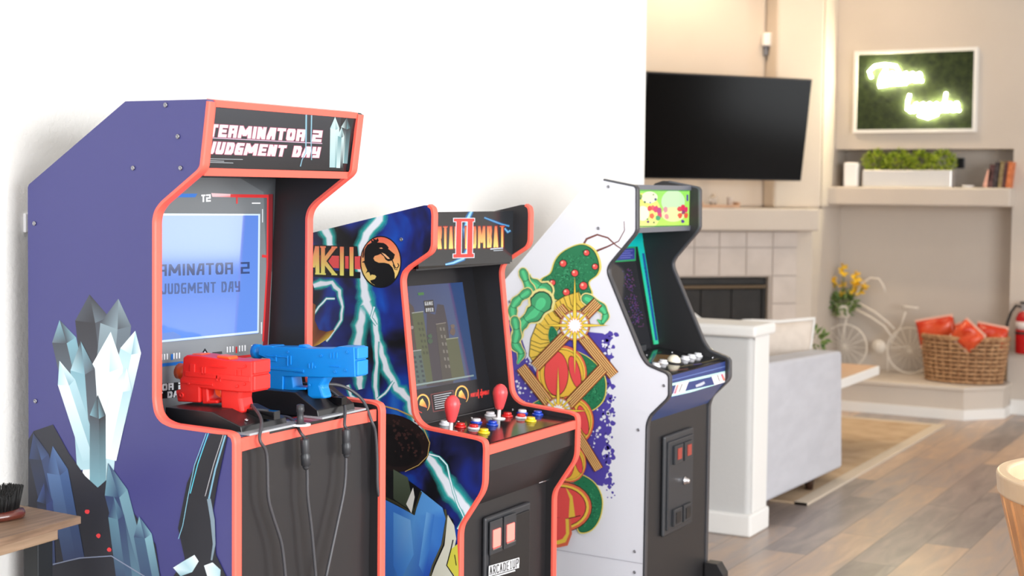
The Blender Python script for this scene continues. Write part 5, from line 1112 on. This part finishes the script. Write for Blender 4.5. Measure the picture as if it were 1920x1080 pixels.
c_ = B(1648, 650); MB().lathe([(0, -.004), (.048, -.004), (.048, .004), (0, .004)], c_, (1, 0, 0), 28).build('chain_disc', 'bicycle_white', bi)
k_ = B(1664, 703); m = MB().tube([B(1664, 655), V((bx, k_.y, zh+.004))], .004, 6); m.build('kickstand', 'bicycle_white', bi)
bp = B(1582, 590); MB().lathe([(0, 0), (.04, 0), (.055, .09), (.05, .09), (.036, .01), (0, .01)], bp+V((0, 0, -.02)), (0, 0, 1), 18).build('flower_pot', 'bicycle_white', bi)
leaves('flower_leaves', bp+V((0, 0, .075)), .085, (1, 1, .9), 160, 'foliage_green', bi, .05)
for u, v, n_ in ((1581, 502, 9), (1581, 512, 8), (1545, 537, 12), (1552, 532, 10), (1560, 524, 12), (1563, 535, 10), (1604, 516, 12), (1608, 525, 14), (1602, 533, 12), (1616, 540, 12), (1622, 536, 8), (1600, 545, 10), (1580, 535, 8), (1583, 551, 10), (1612, 548, 8), (1552, 545, 8)):
    c_ = B(u, v, random.uniform(-.03, .03)); m = MB(); s3 = []
    for k in range(n_):
        d = V((random.gauss(0, 1), random.gauss(0, 1), random.gauss(0, 1))).normalized(); s2 = d.orthogonal().normalized()*.008; m.add([c_, c_+d*.02+s2*1.5, c_+d*.042, c_+d*.02-s2*1.5], [(0, 1, 2, 3)])
    m.ball(c_, .012, n=8); m.build('flower', 'petal_yellow', bi)
m = MB()
for u, v in ((1581, 502), (1548, 537), (1606, 516), (1618, 540), (1562, 526)): m.tube([bp+V((0, 0, .05)), B(u, v)], .003, 5)
m.build('stems', 'foliage_green', bi)

# wicker basket with snack bags
a = onz(1738, 722, zh); b = onz(1880, 722, zh); bc = V((9.90, (onx(1738, 700, 9.9).y+onx(1878, 700, 9.9).y)/2, zh)); rb = (onx(1738, 700, 9.9).y-onx(1878, 700, 9.9).y)/2; rt = (onx(1722, 640, 9.9).y-onx(1884, 640, 9.9).y)/2
ht = onx(1880, 634, 9.9).z-zh
bs = thing('wicker_basket', 'round woven wicker basket on the hearth holding orange bags', 'basket', bc)
sx = .62
def rr(z): return rb+(rt-rb)*z/ht
m = MB(); nw = 30
for j in range(11):
    z = ht*(j+.5)/11
    m.tube([bc+V((sx*(rr(z)+.004*math.sin(k*math.pi/2+j*math.pi))*math.cos(2*math.pi*k/(nw*4)), (rr(z)+.004*math.sin(k*math.pi/2+j*math.pi))*math.sin(2*math.pi*k/(nw*4)), z)) for k in range(nw*4)], .0105, 6, closed=True)
for k in range(nw):
    t_ = 2*math.pi*k/nw; m.tube([bc+V((sx*rr(z)*math.cos(t_), rr(z)*math.sin(t_), z)) for z in (0.004, ht*.5, ht)], .006, 6)
m.build('basket_weave', 'wicker', bs)
m = MB(); m.tube([bc+V((sx*rr(ht)*math.cos(2*math.pi*k/48), rr(ht)*math.sin(2*math.pi*k/48), ht)) for k in range(48)], .013, 8, closed=True); m.build('basket_rim', 'wicker', bs)
m = MB(); m.lathe([(0, 0), (rb-.015, 0), (rt-.02, ht*.9), (rt-.03, ht*.9), (rb-.03, .01), (0, .01)], bc+V((0, 0, .003)), (0, 0, 1), 30)
for v_ in m.v: v_.x = bc.x+(v_.x-bc.x)*sx
m.build('basket_lining', 'wicker_dark', bs)
def bag(label, u, v, wd, hh, rot, lean):
    c_ = onx(u, v, (9.86, 9.74, 9.97)[lean]); o = thing('snack_bag', label, 'snack bag', c_, 'snack bags in the wicker basket')
    n = 12; m = MB(); ax = Matrix.Rotation(rot, 3, 'X'); vs = []; fs = []
    for s_ in (-1, 1):
        for i in range(n+1):
            for j in range(n+1):
                x = (i/n*2-1); y = (j/n*2-1); puff = (max(0, (1-x**4)*(1-y*y)))**.5*.035*(1+.25*math.sin(5*x+3*y+u)); p = V((s_*puff, x*wd/2, y*hh/2)); vs.append(c_+ax@p)
    q_ = (n+1)*(n+1)
    for s_ in (0, 1):
        for i in range(n):
            for j in range(n): a_ = s_*q_+i*(n+1)+j; fs.append((a_, a_+1, a_+n+2, a_+n+1))
    m.add(vs, fs, smooth=True); m.build('bag_body', 'snack_bag', o, weld=True)
    m = MB()
    for s_ in (-1, 1): m.obox(c_+ax@V((0, 0, s_*hh/2)), (.0015, 0, 0), ax@V((0, wd/2, 0)), ax@V((0, 0, .012)))
    m.build('crimped_seal', 'bag_pale', o)
bag('orange snack bag lying at the left of the basket', 1756, 621, .25, .17, -.22, 0)
bag('orange snack bag standing on its corner in the middle of the basket', 1814, 630, .17, .15, .72, 1)
bag('orange snack bag at the right of the basket', 1858, 632, .20, .15, .15, 0)
bag('orange snack bag low between the left and middle bags', 1787, 634, .18, .15, -.4, 2)

# fire extinguisher
p = onx(1922, 612, 9.97); ex_ = thing('fire_extinguisher', 'red fire extinguisher with black hose hanging at the right edge', 'fire extinguisher', (9.97, p.y, p.z))
zb_ = onx(1905, 662, 9.97).z; r_ = .065; cy = onx(1904, 620, 9.97).y-r_; zt_ = onx(1905, 584, 9.97).z
MB().lathe([(0, 0), (r_*.9, 0), (r_, .01), (r_, zt_-zb_-.04), (r_*.8, zt_-zb_-.01), (.02, zt_-zb_+.01), (0, zt_-zb_+.01)], (9.97, cy, zb_), (0, 0, 1), 28).build('cylinder', 'extinguisher_red', ex_)
MB().lathe([(r_, .0), (r_+.001, 0), (r_+.001, .05), (r_, .05)], (9.97, cy, onx(1905, 616, 9.97).z), (0, 0, 1), 28).build('label_band', 'extinguisher_label', ex_)
MB().lathe([(r_, .0), (r_+.004, 0), (r_+.004, .015), (r_, .015)], (9.97, cy, onx(1905, 625, 9.97).z), (0, 0, 1), 28).build('strap', 'black_plastic', ex_)
m = MB().box(9.95, 9.99, cy-.025, cy+.03, zt_, zt_+.05); m.build('valve', 'chrome', ex_, bevel=.004)
m = MB().box(9.955, 9.985, cy-.09, cy+.04, zt_+.052, zt_+.066); m.build('handle', 'black_plastic', ex_, bevel=.003)
hp_ = [V((9.96, cy+.02, zt_+.03))]+[onx(u, v, 9.96) for u, v in ((1905, 573), (1896, 585), (1889, 605), (1885, 630), (1884, 645))]
m = MB().tube(hp_, .009, 10); m.build('hose', 'black_plastic', ex_)
m = MB().tube([onx(1884, 636, 9.96), onx(1881, 656, 9.96)], .014, 10); m.build('nozzle', 'black_plastic', ex_)

# ------------------------------------------------------------------ sofa group
so = thing('sofa', 'light grey fabric sofa backed against the low wall, seen from its arm end', 'sofa', (6.75, 3.1, 0))
y0 = 2.13
arm = MB(); arm.prism([V((6.08, y0, .09)), V((7.235, y0, .065)), V((7.19, y0, .655)), V((6.08, y0, .70))], (0, .16, 0)); arm.build('armrest', 'couch_fabric', so, bevel=.018, seg=3)
arm = MB(); arm.prism([V((6.08, 4.25, .09)), V((7.235, 4.25, .065)), V((7.19, 4.25, .655)), V((6.08, 4.25, .70))], (0, .16, 0)); arm.build('armrest', 'couch_fabric', so, bevel=.018, seg=3)
MB().box(6.08, 7.30, y0+.165, 4.245, .10, .235).build('seat_base', 'couch_fabric', so, bevel=.02, seg=3)
MB().box(6.08, 6.30, y0+.165, 4.245, .24, .74).build('backrest', 'couch_fabric', so, bevel=.05, seg=4)
for k in range(2): MB().box(6.305, 7.44, y0+.17+k*.975, y0+.17+(k+1)*.975-.01, .24, .40).build('seat_cushion', 'couch_fabric', so, bevel=.05, seg=4)
for k in range(2): MB().box(6.31, 6.50, y0+.20+k*.96, y0+.17+(k+1)*.96-.02, .41, .80).build('back_cushion', 'couch_fabric', so, bevel=.07, seg=4)
for x, y in ((6.86, y0+.05), (7.2, y0+.2), (6.86, 4.35), (6.2, 4.35), (6.2, y0+.05)):
    MB().lathe([(0, 0), (.018, 0), (.034, .1), (0, .1)], (x, y, 0.0145 if 6.5 < x and y < 3.4 else .001), (0, 0, 1), 16).build('leg', 'dark_wood', so)
def pillow(name, label, c, wd, hh, th, rz, ry, mt, pipe, roll=0.0):
    o = thing(name, label, 'pillow', c); n = 14; m = MB(); vs = []; fs = []; Rm = Matrix.Rotation(rz, 3, 'Z')@Matrix.Rotation(ry, 3, 'Y')@Matrix.Rotation(roll, 3, 'X')
    f = lambda x, y: V((0, x*wd/2*(1-.06*(1-abs(y))*1), y*hh/2*(1-.06*(1-abs(x)))))
    for s_ in (-1, 1):
        for i in range(n+1):
            for j in range(n+1):
                x = i/n*2-1; y = j/n*2-1; p = f(x, y); p.x = s_*th/2*((1-x*x)*(1-y*y))**.45; vs.append(V(c)+Rm@p)
    q_ = (n+1)**2
    for s_ in (0, 1):
        for i in range(n):
            for j in range(n): a_ = s_*q_+i*(n+1)+j; fs.append((a_, a_+1, a_+n+2, a_+n+1))
    m.add(vs, fs, smooth=True); m.build('cushion', mt, o, weld=True)
    e = [(k/8*2-1, -1) for k in range(8)]+[(1, k/8*2-1) for k in range(8)]+[(1-k/8*2, 1) for k in range(8)]+[(-1, 1-k/8*2) for k in range(8)]
    MB().tube([V(c)+Rm@f(x, y) for x, y in e], .009, 8, closed=True).build('piping', pipe, o)
q = ony(1500, 650, 2.45)
pillow('throw_pillow', 'cream throw pillow with white piping above the near sofa arm', (7.10, 2.44, .61), .42, .39, .13, .927+math.pi, .10, 'cream_fabric', 'white_fabric')
pillow('throw_pillow', 'pale pillow tip showing over the low wall beside the arcade machine', (6.66, 2.70, .635), .35, .35, .12, .2, .1, 'cream_fabric', 'white_fabric', .55)
MB_ = MB().box(6.55, 9.27, 2.09, 3.38, 0.001, .012); g_ = thing('area_rug', 'tan area rug with a pale border in front of the sofa', 'rug', (7.9, 3.3, 0)); MB_.box(6.55, 9.27, 2.09, 3.38, 0.001, .0011); MB_.build('rug_field', 'rug_pile', g_)
m = MB().box(6.55, 9.27, 2.085, 2.15, .001, .0135).box(9.215, 9.275, 2.15, 3.38, .001, .0135); m.build('rug_binding', 'rug_border', g_)
ct = thing('coffee_table', 'white edged coffee table between sofa and hearth', 'table', (8.0, 2.9, 0.013))
MB().box(7.62, 8.46, 2.285, 3.5, .395, .445).build('tabletop', 'white_paint', ct, bevel=.004)
MB().box(7.63, 8.45, 2.295, 3.49, .4455, .4475).build('table_inlay', 'wood_tray', ct)
for x in (7.68, 7.88):
    for y in (2.5, 3.42): MB().box(x-.025, x+.025, y-.025, y+.025, .0135, .395).build('leg', 'white_paint', ct, bevel=.003)
q = ony(1522, 640, 2.60); pc_ = V((7.95, onx(1520, 640, 7.95).y, .448))
pp = thing('potted_plant', 'small green potted plant on the coffee table behind the pillow', 'plant', pc_)
MB().lathe([(0, 0), (.045, 0), (.06, .1), (.055, .1), (.04, .01), (0, .01)], pc_, (0, 0, 1), 18).build('pot', 'white_plastic', pp)
leaves('leaves', pc_+V((0, 0, .17)), .085, (1, 1, .85), 70, 'foliage_green', pp, .05)

# ------------------------------------------------------------------ barrel-back chair, right foreground
d0 = 3.0; L0 = ray(1880, 893)*d0+CAM; rc = .27; zc = L0.z
cc = V((L0.x, L0.y, 0))+V((RT.x, RT.y, 0)).normalized()*rc
ch = thing('barrel_chair', 'curved light wood barrel chair cut off at the right edge', 'chair', (cc.x, cc.y, 0))
front = math.radians(-60)
def arc(a0, a1, n): return [a0+(a1-a0)*k/n for k in range(n+1)]
an = arc(front+math.radians(40), front+math.radians(320), 48)
def rimpt(a, r, z): return V((cc.x+r*math.cos(a), cc.y+r*math.sin(a), z))
vs = []; fs = []
for a in an: vs += [rimpt(a, rc-.026, zc), rimpt(a, rc, zc), rimpt(a, rc-.004, zc-.045), rimpt(a, rc-.026, zc-.045)]
N_ = len(an)
for i in range(N_-1):
    for k in range(4): fs.append((i*4+k, i*4+(k+1) % 4, (i+1)*4+(k+1) % 4, (i+1)*4+k))
fs += [(0, 1, 2, 3), tuple((N_-1)*4+k for k in range(4))]
MB().add(vs, fs, smooth=False).build('top_rail', 'chair_rim_oak', ch, bevel=.006, seg=3)
zs_ = .45
for a in arc(front+math.radians(46), front+math.radians(314), 26):
    m = MB(); t_ = V((-math.sin(a), math.cos(a), 0))*.017; vs = []
    top = rimpt(a, rc-.012, zc-.04); bot = rimpt(a, rc-.105, zs_)
    n_ = V((math.cos(a), math.sin(a), 0))*.005
    m.add([bot-t_*.8-n_, bot+t_*.8-n_, bot+t_*.8+n_, bot-t_*.8+n_, top-t_-n_, top+t_-n_, top+t_+n_, top-t_+n_], [(0, 1, 2, 3), (4, 5, 6, 7), (0, 1, 5, 4), (1, 2, 6, 5), (2, 3, 7, 6), (3, 0, 4, 7)]); m.build('back_slat', 'chair_oak', ch)
MB().lathe([(0, -.03), (rc-.085, -.03), (rc-.08, -.02), (rc-.08, .0), (rc-.1, .012), (0, .012)], (cc.x, cc.y, zs_), (0, 0, 1), 40).build('seat', 'chair_oak', ch)
for k in range(4):
    a = front+math.radians(45+90*k); MB().tube([rimpt(a, rc-.11, zs_-.025), rimpt(a, rc-.06, .002)], [.017, .012], 12).build('leg', 'chair_oak', ch)
